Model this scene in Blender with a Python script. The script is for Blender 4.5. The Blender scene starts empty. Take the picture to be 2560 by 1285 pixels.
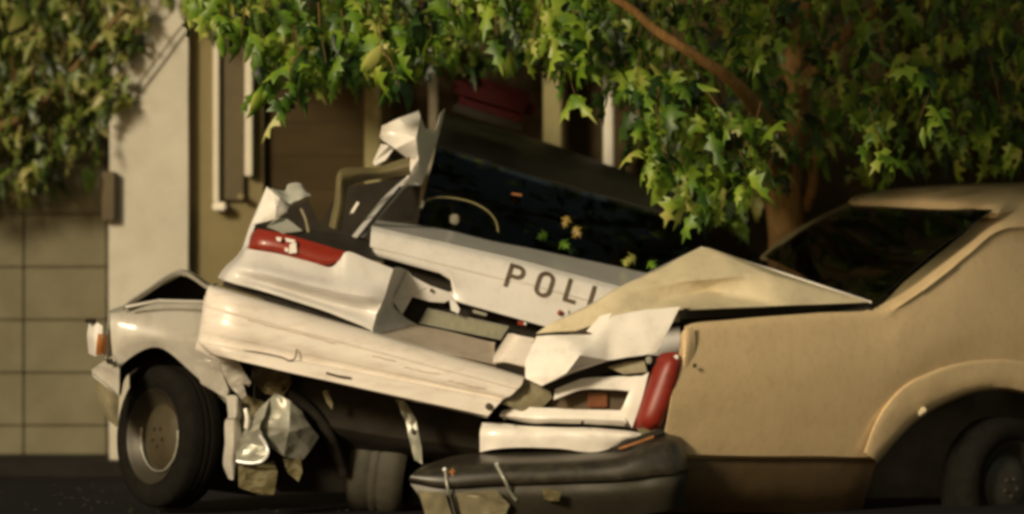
import bpy, bmesh, math, random
from mathutils import Vector, Matrix, noise
from mathutils.geometry import tessellate_polygon

random.seed(7)
scene = bpy.context.scene
COL = scene.collection

# ------------------------------------------------------------------ camera
FPX, DCAM, HCAM, HORIZ = 12500.0, 25.0, 1.6, 490.0
cam_d = bpy.data.cameras.new("camera")
cam = bpy.data.objects.new("camera", cam_d)
COL.objects.link(cam)
cam.location = (0, -DCAM, HCAM)
cam.rotation_euler = (math.radians(90), 0, 0)
cam_d.sensor_width = 36.0
cam_d.lens = 36.0 * FPX / 2560.0
cam_d.shift_y = -(642.5 - HORIZ) / 2560.0
cam_d.clip_start, cam_d.clip_end = 0.5, 500.0
cam_d.dof.use_dof = True
cam_d.dof.focus_distance = DCAM - 0.3
cam_d.dof.aperture_fstop = 1.0
scene.camera = cam

# ------------------------------------------------------------------ light
L = Vector((-0.52, -0.78, 0.37)).normalized()          # towards the light
world = bpy.data.worlds.new("World")
scene.world = world
world.use_nodes = True
wn = world.node_tree.nodes
wl = world.node_tree.links
bg = wn["Background"]
sky = wn.new("ShaderNodeTexSky")
sky.sky_type = 'NISHITA'
sky.sun_disc = False
sky.sun_elevation = math.asin(L.z)
sky.sun_rotation = math.atan2(L.x, L.y)
tint = wn.new("ShaderNodeMix"); tint.data_type = 'RGBA'; tint.blend_type = 'MULTIPLY'
tint.inputs["Factor"].default_value = 1.0
tint.inputs["B"].default_value = (1.0, 0.76, 0.44, 1)      # town glow on a night sky
wl.new(sky.outputs[0], tint.inputs["A"])
wl.new(tint.outputs["Result"], bg.inputs[0])
bg.inputs[1].default_value = 0.066

sd = bpy.data.lights.new("sun", 'SUN')
sd.energy = 2.75
sd.angle = math.radians(10)
sd.color = (1.0, 0.84, 0.60)
so = bpy.data.objects.new("sun", sd)
COL.objects.link(so)
so.location = (-8, -12, 10)
so.rotation_mode = 'QUATERNION'
so.rotation_quaternion = L.to_track_quat('Z', 'Y')

scene.view_settings.view_transform = 'Standard'
scene.view_settings.look = 'None'
scene.view_settings.gamma = 1.0
scene.view_settings.exposure = 0.30
scene.view_settings.use_curve_mapping = False
scene.render.engine = 'CYCLES'
scene.cycles.use_denoising = True
scene.cycles.max_bounces = 8
scene.cycles.transparent_max_bounces = 12
scene.cycles.filter_width = 3.5

# ------------------------------------------------------------------ helpers
def P(px, py, y):
    """photo pixel (2560 wide) at depth y -> world point"""
    s = (DCAM + y) / FPX
    return Vector(((px - 1280.0) * s, y, HCAM - (py - HORIZ) * s))

def base_of(o):
    v = Vector((0, 0, 0))
    while o is not None:
        v += o.location
        o = o.parent
    return v

def thing(name, label, cat, loc=(0, 0, 0), group=None):
    o = bpy.data.objects.new(name, None)
    COL.objects.link(o)
    o.empty_display_size = 0.1
    o.location = loc
    o["label"] = label
    o["category"] = cat
    if group:
        o["group"] = group
    return o

def tag(o, label=None, cat=None, group=None, kind=None):
    for k, v in (("label", label), ("category", cat), ("group", group), ("kind", kind)):
        if v:
            o[k] = v
    return o

def mk(name, verts, faces, m, parent=None, loc=None, smooth=True, angle=35, kind=None):
    b = base_of(parent) if parent else Vector(loc or (0, 0, 0))
    me = bpy.data.meshes.new(name)
    me.from_pydata([Vector(v) - b for v in verts], [], faces)
    bm = bmesh.new(); bm.from_mesh(me)
    bmesh.ops.recalc_face_normals(bm, faces=bm.faces)
    bm.to_mesh(me); bm.free()
    if smooth:
        for p in me.polygons: p.use_smooth = True
        try: me.set_sharp_from_angle(angle=math.radians(angle))
        except Exception: pass
    me.materials.append(m)
    o = bpy.data.objects.new(name, me)
    COL.objects.link(o)
    if parent: o.parent = parent
    elif loc: o.location = loc
    if kind: o["kind"] = kind
    return o

def solid(verts, faces, th, away=Vector((0, 1, 0))):
    """give an open surface a thickness, growing away from the viewer side"""
    bm = bmesh.new()
    vs = [bm.verts.new(v) for v in verts]
    for f in faces:
        try: bm.faces.new([vs[i] for i in f])
        except ValueError: pass
    bmesh.ops.recalc_face_normals(bm, faces=bm.faces)
    bm.normal_update()
    s = sum((f.normal * f.calc_area() for f in bm.faces), Vector())
    if s.dot(away) > 0:
        bmesh.ops.reverse_faces(bm, faces=bm.faces)
        bm.normal_update()
    vs = list(bm.verts)
    n = len(vs)
    bm.verts.index_update()
    V = [v.co.copy() for v in vs] + [v.co - v.normal * th for v in vs]
    F = []
    for f in bm.faces:
        idx = [v.index for v in f.verts]
        F.append(idx)
        F.append([i + n for i in reversed(idx)])
    for e in bm.edges:
        if e.is_boundary:
            l = e.link_loops[0]
            a, b = l.vert.index, l.link_loop_next.vert.index
            F.append([b, a, a + n, b + n])
    bm.free()
    return V, F

def crom(p0, p1, p2, p3, t):
    return 0.5 * ((2 * p1) + (p2 - p0) * t + (2 * p0 - 5 * p1 + 4 * p2 - p3) * t * t + (3 * p1 - p0 - 3 * p2 + p3) * t ** 3)

def densify(pts, n, lin):
    out = []
    for i in range(len(pts) - 1):
        p1, p2 = pts[i], pts[i + 1]
        p0 = pts[i - 1] if i else p1 * 2 - p2
        p3 = pts[i + 2] if i + 2 < len(pts) else p2 * 2 - p1
        for k in range(n):
            t = k / n
            out.append(p1.lerp(p2, t) if lin else crom(p0, p1, p2, p3, t))
    out.append(pts[-1])
    return out

def grid(rows, nu=4, nv=4, linu=False, linv=False):
    R = [densify([P(*p) for p in r], nu, linu) for r in rows]
    cols = [densify([r[i] for r in R], nv, linv) for i in range(len(R[0]))]
    nr = len(cols[0]); nc = len(cols)
    V = [cols[c][r] for r in range(nr) for c in range(nc)]
    F = [[r * nc + c, r * nc + c + 1, (r + 1) * nc + c + 1, (r + 1) * nc + c] for r in range(nr - 1) for c in range(nc - 1)]
    return V, F

def dent(V, amp, fr):
    return [v + Vector((0.25, 1, 0.25)) * amp * noise.noise(v * fr + Vector((3.1, 7.7, 1.3))) + Vector((0, 1, 0)) * amp * 0.5 * noise.noise(v * fr * 2.7) for v in V]

def sheet(name, rows, m, parent=None, th=0.006, nu=4, nv=4, linu=False, linv=False, amp=0.0, fr=3.0, angle=35, loc=None, kind=None):
    V, F = grid(rows, nu, nv, linu, linv)
    if amp: V = dent(V, amp, fr)
    V, F = solid(V, F, th)
    return mk(name, V, F, m, parent, loc, True, angle, kind)

def crumple(V, amp, fr):
    """creased, foil like: sharp ridges from folded noise"""
    out = []
    for v in V:
        a = 1 - 2.6 * abs(noise.noise(v * fr + Vector((1.7, 9.2, 4.1))))
        b = 1 - 2.6 * abs(noise.noise(v * fr * 2.3 + Vector((8.7, 2.2, 6.1))))
        c = noise.noise(v * fr * 0.6 + Vector((4.7, 5.2, 0.1)))
        out.append(v + Vector((0.30 * c, -1, 0.3 * a)) * amp * (0.6 * a + 0.35 * b))
    return out

def plate(name, pts, m, parent=None, th=0.006, loc=None, faces=None, sub=0, amp=0.0, fr=5.0, angle=30, away=Vector((0, 1, 0)), foil=False):
    """outline (or explicit facets) of pixel+depth points, thickened"""
    W = [P(*p) if not isinstance(p, Vector) else p for p in pts]
    if faces is None:
        faces = [list(t) for t in tessellate_polygon([[Vector((w.x, w.z, 0)) for w in W]])]
    if sub:
        bm = bmesh.new()
        vs = [bm.verts.new(v) for v in W]
        for f in faces:
            try: bm.faces.new([vs[i] for i in f])
            except ValueError: pass
        bmesh.ops.subdivide_edges(bm, edges=bm.edges, cuts=sub, use_grid_fill=True)
        bmesh.ops.triangulate(bm, faces=bm.faces)
        bm.verts.index_update()
        W = [v.co.copy() for v in bm.verts]
        faces = [[v.index for v in f.verts] for f in bm.faces]
        bm.free()
        if amp: W = crumple(W, amp, fr) if foil else dent(W, amp, fr)
    V, F = solid(W, faces, th, away)
    return mk(name, V, F, m, parent, loc, True, angle)

def box(name, c, size, m, parent=None, rot=None, loc=None, bev=0.0, kind=None):
    bm = bmesh.new()
    bmesh.ops.create_cube(bm, size=1.0)
    for v in bm.verts: v.co = Vector((v.co.x * size[0], v.co.y * size[1], v.co.z * size[2]))
    if bev: bmesh.ops.bevel(bm, geom=bm.edges, offset=bev, segments=2, affect='EDGES')
    R = rot or Matrix.Identity(3)
    V = [R @ v.co + Vector(c) for v in bm.verts]
    bm.verts.index_update()
    F = [[v.index for v in f.verts] for f in bm.faces]
    bm.free()
    return mk(name, V, F, m, parent, loc, True, 40, kind)

def tube_geo(pts, r, seg=8):
    pts = [Vector(p) for p in pts]
    rs = r if isinstance(r, (list, tuple)) else [r] * len(pts)
    V, F = [], []
    up = Vector((0.13, 0.31, 0.94))
    for i, p in enumerate(pts):
        d = (pts[min(i + 1, len(pts) - 1)] - pts[max(i - 1, 0)]).normalized()
        a = d.cross(up)
        if a.length < 1e-3: a = d.cross(Vector((1, 0, 0)))
        a.normalize(); b = d.cross(a)
        for k in range(seg):
            t = 2 * math.pi * k / seg
            V.append(p + (a * math.cos(t) + b * math.sin(t)) * rs[i])
    for i in range(len(pts) - 1):
        for k in range(seg):
            k2 = (k + 1) % seg
            F.append([i * seg + k, i * seg + k2, (i + 1) * seg + k2, (i + 1) * seg + k])
    F.append(list(range(seg)))
    F.append([(len(pts) - 1) * seg + k for k in reversed(range(seg))])
    return V, F

def tube(name, pts, r, m, parent=None, seg=8, n=4, loc=None, lin=False):
    W = [P(*p) if not isinstance(p, Vector) else p for p in pts]
    D = densify(W, n, lin)
    if isinstance(r, (list, tuple)):
        rr = []
        for i in range(len(r) - 1):
            for k in range(n): rr.append(r[i] + (r[i + 1] - r[i]) * k / n)
        rr.append(r[-1]); r = rr
    V, F = tube_geo(D, r, seg)
    return mk(name, V, F, m, parent, loc, True, 50)

def lathe(name, prof, c, axis, m, parent, seg=40):
    """prof: list of (radius, offset along axis)"""
    ax = Vector(axis).normalized()
    a = ax.cross(Vector((0, 0, 1))); a.normalize(); b = ax.cross(a)
    V, F = [], []
    for (r, o) in prof:
        for k in range(seg):
            t = 2 * math.pi * k / seg
            V.append(Vector(c) + ax * o + (a * math.cos(t) + b * math.sin(t)) * r)
    n = len(prof)
    for i in range(n - 1):
        for k in range(seg):
            k2 = (k + 1) % seg
            F.append([i * seg + k, i * seg + k2, (i + 1) * seg + k2, (i + 1) * seg + k])
    if prof[0] != prof[-1] and prof[0][0] < 0.05:
        F.append(list(range(seg))); F.append([(n - 1) * seg + k for k in reversed(range(seg))])
    return mk(name, V, F, m, parent, None, True, 40)

from mathutils.bvhtree import BVHTree
def caster(o):
    b = base_of(o)
    t = BVHTree.FromPolygons([v.co + b for v in o.data.vertices], [list(p.vertices) for p in o.data.polygons])
    org = Vector((0, -DCAM, HCAM))
    def f(px, py, d=0.0):
        h = t.ray_cast(org, (P(px, py, 0) - org).normalized())
        return h[0].y if h[0] is not None else d
    return f
caster_late = caster

# ------------------------------------------------------------------ materials
def mat(name, col, rough=0.5, metal=0.0, spec=0.5, coat=0.0, var=0.0, scale=6.0, dirt=None, dirt_amt=0.0, bump=0.0, bscale=80.0, stretch=(1, 1, 1)):
    m = bpy.data.materials.new(name)
    m.use_nodes = True
    nt = m.node_tree; N = nt.nodes; K = nt.links
    b = N["Principled BSDF"]
    b.inputs["Base Color"].default_value = (*col, 1)
    b.inputs["Roughness"].default_value = rough
    b.inputs["Metallic"].default_value = metal
    b.inputs["Specular IOR Level"].default_value = spec
    b.inputs["Coat Weight"].default_value = coat
    b.inputs["Coat Roughness"].default_value = 0.08
    geo = N.new("ShaderNodeNewGeometry")
    mp = N.new("ShaderNodeMapping")
    mp.inputs["Scale"].default_value = stretch
    K.new(geo.outputs["Position"], mp.inputs[0])
    cur = None
    if var:
        nz = N.new("ShaderNodeTexNoise"); nz.inputs["Scale"].default_value = scale
        nz.inputs["Detail"].default_value = 6; nz.inputs["Roughness"].default_value = 0.65
        K.new(mp.outputs[0], nz.inputs["Vector"])
        mr = N.new("ShaderNodeMapRange")
        mr.inputs["From Min"].default_value = 0.25; mr.inputs["From Max"].default_value = 0.75
        mr.inputs["To Min"].default_value = 1 - var; mr.inputs["To Max"].default_value = 1 + var
        K.new(nz.outputs[0], mr.inputs[0])
        hs = N.new("ShaderNodeHueSaturation")
        hs.inputs["Color"].default_value = (*col, 1)
        K.new(mr.outputs[0], hs.inputs["Value"])
        cur = hs.outputs[0]
    if dirt:
        nz = N.new("ShaderNodeTexNoise"); nz.inputs["Scale"].default_value = scale * 2.3
        nz.inputs["Detail"].default_value = 8; nz.inputs["Roughness"].default_value = 0.7
        K.new(mp.outputs[0], nz.inputs["Vector"])
        mr = N.new("ShaderNodeMapRange")
        mr.inputs["From Min"].default_value = 0.48; mr.inputs["From Max"].default_value = 0.78
        mr.inputs["To Min"].default_value = 0; mr.inputs["To Max"].default_value = dirt_amt
        K.new(nz.outputs[0], mr.inputs[0])
        mx = N.new("ShaderNodeMix"); mx.data_type = 'RGBA'
        K.new(mr.outputs[0], mx.inputs["Factor"])
        if cur: K.new(cur, mx.inputs["A"])
        else: mx.inputs["A"].default_value = (*col, 1)
        mx.inputs["B"].default_value = (*dirt, 1)
        cur = mx.outputs["Result"]
    if cur: K.new(cur, b.inputs["Base Color"])
    if bump:
        nz = N.new("ShaderNodeTexNoise"); nz.inputs["Scale"].default_value = bscale
        nz.inputs["Detail"].default_value = 5
        K.new(mp.outputs[0], nz.inputs["Vector"])
        bp = N.new("ShaderNodeBump"); bp.inputs["Strength"].default_value = bump; bp.inputs["Distance"].default_value = 0.01
        K.new(nz.outputs[0], bp.inputs["Height"])
        K.new(bp.outputs[0], b.inputs["Normal"])
    return m

GRIME = (0.22, 0.16, 0.10)
M = {}
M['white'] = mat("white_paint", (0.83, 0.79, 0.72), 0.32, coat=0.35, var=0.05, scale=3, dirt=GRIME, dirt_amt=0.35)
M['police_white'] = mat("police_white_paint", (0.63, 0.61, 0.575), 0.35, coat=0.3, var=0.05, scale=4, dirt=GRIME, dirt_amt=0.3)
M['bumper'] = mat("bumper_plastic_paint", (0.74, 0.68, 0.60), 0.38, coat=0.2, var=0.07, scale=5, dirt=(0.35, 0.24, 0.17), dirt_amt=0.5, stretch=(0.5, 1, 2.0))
M['step'] = mat('grey_step_pad', (0.40, 0.34, 0.27), 0.55, var=0.12, scale=5, dirt=(0.2, 0.15, 0.09), dirt_amt=0.5)  # grey pad, toned down because the step catches less light
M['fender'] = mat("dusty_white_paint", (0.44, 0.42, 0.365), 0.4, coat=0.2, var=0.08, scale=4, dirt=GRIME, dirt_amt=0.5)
M['lidpaint'] = mat('cream_lid_paint', (0.62, 0.54, 0.36), 0.42, coat=0.2, var=0.06, scale=4, dirt=GRIME, dirt_amt=0.4)
M['tan'] = mat("cream_paint", (0.66, 0.50, 0.285), 0.4, coat=0.25, var=0.05, scale=9, dirt=(0.30, 0.20, 0.09), dirt_amt=0.32, stretch=(1.3, 1.3, 1.0))  # darker copy of the white paint, tinted for the shaded side
M['clad'] = mat("lower_body_plastic", (0.080, 0.050, 0.020), 0.6, var=0.3, scale=8)  # brown that paints the shadow below the side; also backs the recess
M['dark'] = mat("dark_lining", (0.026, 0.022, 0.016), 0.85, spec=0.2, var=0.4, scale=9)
M['bare'] = mat("bare_primer_metal", (0.26, 0.23, 0.14), 0.55, metal=0.2, var=0.2, scale=9, dirt=(0.12, 0.09, 0.04), dirt_amt=0.6)
M['greyflap'] = mat("grey_inner_panel", (0.42, 0.42, 0.36), 0.5, var=0.1)
M['olive'] = mat("olive_primer", (0.12, 0.10, 0.042), 0.65, var=0.2, scale=7, dirt=(0.08, 0.06, 0.03), dirt_amt=0.6)
M['roof'] = mat("black_roof_paint", (0.020, 0.017, 0.012), 0.5, spec=0.3, var=0.3, scale=6)
M['rubber'] = mat("tyre_rubber", (0.011, 0.010, 0.008), 0.95, spec=0.06, var=0.3, scale=14, bump=0.3, bscale=60)
M['tyre2'] = mat("dusty_tyre_rubber", (0.045, 0.041, 0.027), 0.7, spec=0.4, var=0.35, scale=9)
M['darkrim'] = mat('grimy_wheel', (0.03, 0.027, 0.02), 0.6, var=0.3, scale=14)  # very dark tone for the rim and hub cap
M['rim'] = mat("wheel_alloy", (0.042, 0.036, 0.022), 0.5, metal=0.2, var=0.25, scale=14)
M['cap'] = mat("hub_cap_metal", (0.055, 0.043, 0.021), 0.5, metal=0.1, var=0.25, scale=10)
M['chrome'] = mat("chrome", (0.72, 0.70, 0.66), 0.16, metal=1.0)
M['dullmetal'] = mat("dull_silver_metal", (0.36, 0.36, 0.30), 0.38, metal=0.35, var=0.25, scale=7, dirt=(0.10, 0.09, 0.04), dirt_amt=0.5)
M['silver'] = mat("bright_silver", (0.8, 0.8, 0.78), 0.25, metal=0.2)
M['blackbump'] = mat("black_bumper_plastic", (0.022, 0.019, 0.013), 0.38, spec=0.5, var=0.3, scale=6, dirt=(0.10, 0.085, 0.05), dirt_amt=0.5)
M['bumpface'] = mat("scuffed_grey_bumper", (0.035, 0.031, 0.020), 0.45, metal=0.2, var=0.3, scale=5, dirt=(0.05, 0.045, 0.03), dirt_amt=0.8)
M['rust'] = mat("rust", (0.30, 0.12, 0.035), 0.8, var=0.3, scale=30)
M['red'] = mat("red_lens", (0.23, 0.022, 0.010), 0.35, coat=0.15, var=0.2, scale=25, stretch=(1, 1, 3))
M['darkred'] = mat("dark_red_lens", (0.20, 0.016, 0.007), 0.45, coat=0.0, var=0.25, scale=20)
M['beacon'] = mat("beacon_red_plastic", (0.045, 0.003, 0.003), 0.6, spec=0.15, var=0.3, scale=8)
M['amber'] = mat("amber_lens", (0.55, 0.20, 0.04), 0.25, coat=0.5)
M['clear'] = mat("clear_lens", (0.8, 0.76, 0.7), 0.15, coat=0.5)
M['letter'] = mat("brown_lettering", (0.085, 0.06, 0.03), 0.5)
M['platem'] = mat("licence_plate_face", (0.22, 0.215, 0.15), 0.35, var=0.2, scale=18, stretch=(2, 1, 1))
M['recess'] = mat("red_brown_reflector", (0.16, 0.055, 0.02), 0.35, var=0.4, scale=16)
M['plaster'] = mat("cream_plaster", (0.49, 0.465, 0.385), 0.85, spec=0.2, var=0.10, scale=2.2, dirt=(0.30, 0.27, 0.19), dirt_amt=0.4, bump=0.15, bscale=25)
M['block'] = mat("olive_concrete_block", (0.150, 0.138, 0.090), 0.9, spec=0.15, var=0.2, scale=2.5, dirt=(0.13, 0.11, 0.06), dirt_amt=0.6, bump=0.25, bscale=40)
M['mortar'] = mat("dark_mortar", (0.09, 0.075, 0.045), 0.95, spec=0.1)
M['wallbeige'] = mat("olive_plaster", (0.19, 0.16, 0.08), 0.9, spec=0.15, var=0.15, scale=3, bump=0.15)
M['wallbrown'] = mat("brown_boards", (0.046, 0.032, 0.013), 0.85, spec=0.15, var=0.3, scale=3, stretch=(0.6, 1, 2))
M['trim'] = mat("white_trim", (0.74, 0.70, 0.58), 0.6, var=0.1, scale=5)
M['jamb'] = mat('beige_trim', (0.60, 0.56, 0.44), 0.6, var=0.1, scale=5)
M['olivetrim'] = mat("olive_post_paint", (0.24, 0.21, 0.09), 0.7, var=0.15, scale=5)  # darker and more olive than the white trim
M['brownbox'] = mat("brown_metal", (0.075, 0.055, 0.02), 0.6, var=0.2)
M['cable'] = mat("grey_cable", (0.12, 0.105, 0.06), 0.7)
M['asphalt'] = mat("asphalt", (0.011, 0.010, 0.011), 0.95, spec=0.1, var=0.35, scale=3, bump=0.4, bscale=60)
M['kerb'] = mat("kerb_concrete", (0.018, 0.016, 0.014), 0.95, spec=0.1, var=0.3, scale=5)
M['bark'] = mat("orange_brown_bark", (0.30, 0.175, 0.065), 0.9, spec=0.1, var=0.45, scale=10, stretch=(3, 3, 0.7), bump=0.8, bscale=30)
M['twig'] = mat("twig_bark", (0.13, 0.085, 0.035), 0.9, spec=0.1)
M['scratch'] = mat('pinkish_scrape', (0.42, 0.30, 0.24), 0.7)
M['scuff'] = mat("black_scuff", (0.05, 0.035, 0.025), 0.7)

def glass_mat(name, tint, gloss):
    m = bpy.data.materials.new(name); m.use_nodes = True
    nt = m.node_tree; N = nt.nodes; K = nt.links
    N.remove(N["Principled BSDF"])
    t = N.new("ShaderNodeBsdfTransparent"); t.inputs[0].default_value = (*tint, 1)
    g = N.new("ShaderNodeBsdfGlossy"); g.inputs["Roughness"].default_value = gloss
    fr = N.new("ShaderNodeFresnel"); fr.inputs[0].default_value = 1.5
    mx = N.new("ShaderNodeMixShader")
    K.new(fr.outputs[0], mx.inputs[0]); K.new(t.outputs[0], mx.inputs[1]); K.new(g.outputs[0], mx.inputs[2])
    K.new(mx.outputs[0], N["Material Output"].inputs[0])
    return m
M['glass'] = glass_mat("tinted_glass", (0.80, 0.84, 0.80), 0.05)

def leaf_mat(name, ramp, trans=0.35):
    m = bpy.data.materials.new(name); m.use_nodes = True
    nt = m.node_tree; N = nt.nodes; K = nt.links
    N.remove(N["Principled BSDF"])
    geo = N.new("ShaderNodeNewGeometry"); oi = N.new("ShaderNodeObjectInfo")
    ad = N.new("ShaderNodeMath"); ad.operation = 'ADD'
    K.new(geo.outputs["Random Per Island"], ad.inputs[0]); K.new(oi.outputs["Random"], ad.inputs[1])
    fr = N.new("ShaderNodeMath"); fr.operation = 'FRACT'; K.new(ad.outputs[0], fr.inputs[0])
    nz = N.new("ShaderNodeTexNoise"); nz.inputs["Scale"].default_value = 3.6  # clump noise puts the crown's lit and self-shadowed patches into leaf colour
    K.new(geo.outputs["Position"], nz.inputs["Vector"])
    mxv = N.new("ShaderNodeMath"); mxv.operation = 'MULTIPLY_ADD'
    K.new(fr.outputs[0], mxv.inputs[0]); mxv.inputs[1].default_value = 0.62
    sc = N.new("ShaderNodeMath"); sc.operation = 'MULTIPLY_ADD'
    K.new(nz.outputs[0], sc.inputs[0]); sc.inputs[1].default_value = 2.0; sc.inputs[2].default_value = -0.84
    K.new(sc.outputs[0], mxv.inputs[2])
    cr = N.new("ShaderNodeValToRGB")
    cr.color_ramp.elements[0].position = 0.0; cr.color_ramp.elements[0].color = (*ramp[0], 1)
    cr.color_ramp.elements[1].position = 1.0; cr.color_ramp.elements[1].color = (*ramp[-1], 1)
    for i, c in enumerate(ramp[1:-1]):
        e = cr.color_ramp.elements.new((i + 1) / (len(ramp) - 1)); e.color = (*c, 1)
    K.new(mxv.outputs[0], cr.inputs[0])
    d = N.new("ShaderNodeBsdfDiffuse"); t = N.new("ShaderNodeBsdfTranslucent")
    g = N.new("ShaderNodeBsdfGlossy"); g.inputs["Roughness"].default_value = 0.45
    K.new(cr.outputs[0], d.inputs[0]); K.new(cr.outputs[0], t.inputs[0])
    mx = N.new("ShaderNodeMixShader"); mx.inputs[0].default_value = trans
    K.new(d.outputs[0], mx.inputs[1]); K.new(t.outputs[0], mx.inputs[2])
    m2 = N.new("ShaderNodeMixShader"); m2.inputs[0].default_value = 0.04
    K.new(mx.outputs[0], m2.inputs[1]); K.new(g.outputs[0], m2.inputs[2])
    K.new(m2.outputs[0], N["Material Output"].inputs[0])
    return m
M['leaf'] = leaf_mat("maple_leaf_green", [(0.010, 0.028, 0.007), (0.035, 0.090, 0.008), (0.13, 0.25, 0.014), (0.29, 0.40, 0.040), (0.50, 0.50, 0.13)])
M['leaf_olive'] = leaf_mat("olive_leaf", [(0.018, 0.030, 0.008), (0.050, 0.085, 0.012), (0.14, 0.20, 0.028), (0.28, 0.28, 0.075), (0.50, 0.46, 0.20)])
M['leaf_dry'] = leaf_mat("yellow_dry_leaf", [(0.22, 0.15, 0.03), (0.34, 0.24, 0.05), (0.40, 0.30, 0.08)])

# ================================================================== SETTING
def struct(o): o["kind"] = 'structure'; return o

gv = [(-60, -40, 0), (60, -40, 0), (60, 80, 0), (-60, 80, 0)]
struct(mk("ground", gv, [[0, 1, 2, 3]], M['asphalt'], loc=(0, 0, 0)))

# pavement at the foot of the wall, a real kerb step
pv_y = 3.0
struct(box("pavement", (-1.0, 5.5, 0.05), (16, 4.6, 0.10), M['kerb'], loc=(-1, 5.5, 0), bev=0.015))

# --- concrete block wall (stack bond), blocks are pieces of the wall
WY = 4.0
wall = thing("block_wall", "olive concrete block wall standing behind the steered wheel and indicator lamp", "wall", (-2.9, WY, 0.1))
s_w = (DCAM + WY) / FPX
bw, bh = 208 * s_w, 132 * s_w
x0 = (60 - 1280) * s_w
z_top_joint = HCAM - (800 - HORIZ) * s_w
box("mortar_bed", ((-300 - 1280) * s_w / 2 + (290 - 1280) * s_w / 2, WY + 0.125, 1.75), ((290 + 300) * s_w, 0.19, 3.5), M['mortar'], wall)
bm_block = None
k0 = -int(round((z_top_joint - 0.10) / bh)) - 1
for r in range(-3, 10):
    zc = z_top_joint + (r + 0.5) * bh
    lo, hi = zc - bh / 2 + 0.004, zc + bh / 2 - 0.004
    lo = max(lo, 0.101)
    if hi - lo < 0.03: continue
    for c in range(-2, 2):
        xa, xb = x0 + c * bw + 0.004, x0 + (c + 1) * bw - 0.004
        xb = min(xb, (288 - 1280) * s_w)
        o = box("block", ((xa + xb) / 2, WY + 0.02 + random.uniform(-0.003, 0.003), (lo + hi) / 2), (xb - xa, 0.05, hi - lo), M['block'], wall, bev=0.005)

box_o = box("meter_box", P(272, 490, 3.41), (0.075, 0.07, 0.28), M['brownbox'], loc=tuple(P(274, 552, 3.33)), bev=0.006)
tag(box_o, "narrow brown metal box fixed to the edge of the plaster pillar", "box")

# --- plaster pillar
PY = 3.45
s_p = (DCAM + PY) / FPX
pv, pf = [], []
nz_ = 26
xL, xR = (272 - 1280) * s_p, (470 - 1280) * s_p
for i in range(nz_ + 1):
    z = 0.1 + 3.6 * i / nz_
    w1 = 0.010 * noise.noise(Vector((0, 1.3, z * 3)))
    w2 = 0.003 * noise.noise(Vector((5, 1.3, z * 3)))
    pv += [(xL + w1, PY, z), (xR + w2, PY, z), (xR, PY + 0.45, z), (xL, PY + 0.45, z)]
    if i:
        a, b = (i - 1) * 4, i * 4
        for k in range(4):
            pf.append([a + k, a + (k + 1) % 4, b + (k + 1) % 4, b + k])
pf.append([0, 1, 2, 3]); pf.append([nz_ * 4 + k for k in (3, 2, 1, 0)])
pil = mk("pillar", pv, pf, M['plaster'], loc=((xL + xR) / 2, PY + 0.2, 0.1))
tag(pil, "square cream plastered pillar between the block wall and the dark facade", "pillar")

cab = tube("cable", [(286, 282, 3.38), (340, 218, 3.40), (400, 138, 3.40), (440, 84, 3.40), (478, 40, 3.40)], 0.0065, M['cable'], loc=tuple(P(286, 282, 3.38)))
tag(cab, "thin grey cable sagging diagonally across the plastered pillar", "cable")

# --- facade behind
FY = 3.54
s_f = (DCAM + FY) / FPX
fac = thing("house_facade", "dark house facade of olive plaster and brown boards behind the wrecked police car", "building", (0, FY, 0.1))
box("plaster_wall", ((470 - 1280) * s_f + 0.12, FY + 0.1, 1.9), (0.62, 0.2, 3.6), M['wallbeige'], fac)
bx0 = (470 - 1280) * s_f + 0.432
zb = 0.12
while zb < 3.6:
    hb = 0.19
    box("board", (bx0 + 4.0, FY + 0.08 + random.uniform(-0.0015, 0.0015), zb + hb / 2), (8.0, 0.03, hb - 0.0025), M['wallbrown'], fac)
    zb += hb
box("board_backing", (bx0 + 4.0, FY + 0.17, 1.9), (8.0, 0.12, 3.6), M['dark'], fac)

# window frame on the plaster wall
wy = FY - 0.05
win = thing("window", "narrow window with white jambs and a brown shutter beside the plaster pillar", "window", tuple(P(580, 520, wy)))
def vbar(name, px, w, pt, pb, y, m, parent=None, loc=None, d=0.05):
    s = (DCAM + y) / FPX
    za, zb_ = HCAM - (pb - HORIZ) * s, HCAM - (pt - HORIZ) * s
    return box(name, ((px - 1280) * s, y, (za + zb_) / 2), (w * s, d, zb_ - za), m, parent, loc=loc, bev=0.004)
vbar("jamb", 541, 15, -80, 505, wy, M['jamb'], win, d=0.08)
vbar("shutter", 581, 58, -80, 500, wy + 0.02, M['brownbox'], win, d=0.03)
vbar("jamb", 622, 19, -80, 440, wy, M['jamb'], win, d=0.08)
box("sill", P(549, 516, wy - 0.02), (0.075, 0.10, 0.045), M['trim'], win, bev=0.008)
box("sill", P(603, 492, wy - 0.02), (0.04, 0.10, 0.03), M['olivetrim'], win, bev=0.008)

def post(px, w, pt, y, m, label):
    s = (DCAM + y) / FPX
    zt = HCAM - (pt - HORIZ) * s
    loc = ((px - 1280) * s, y, 0.1)
    o = box("porch_post", ((px - 1280) * s, y, 0.1 + (zt - 0.1) / 2), (w * s, w * s, zt - 0.1), m, loc=loc, bev=0.008)
    tag(o, label, "post", "porch posts in front of the dark facade")
post(933, 42, -60, 3.36, M['olivetrim'], "dim olive porch post behind the torn white pillar panel")
post(1083, 22, -60, 3.36, M['trim'], "thin pale porch post rising behind the red beacon")
post(1381, 46, -60, 3.36, M['olivetrim'], "broad olive porch post behind the roof of the police car")
post(1521, 25, -60, 3.34, M['trim'], "slim bright cream porch post among the maple leaves")

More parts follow.
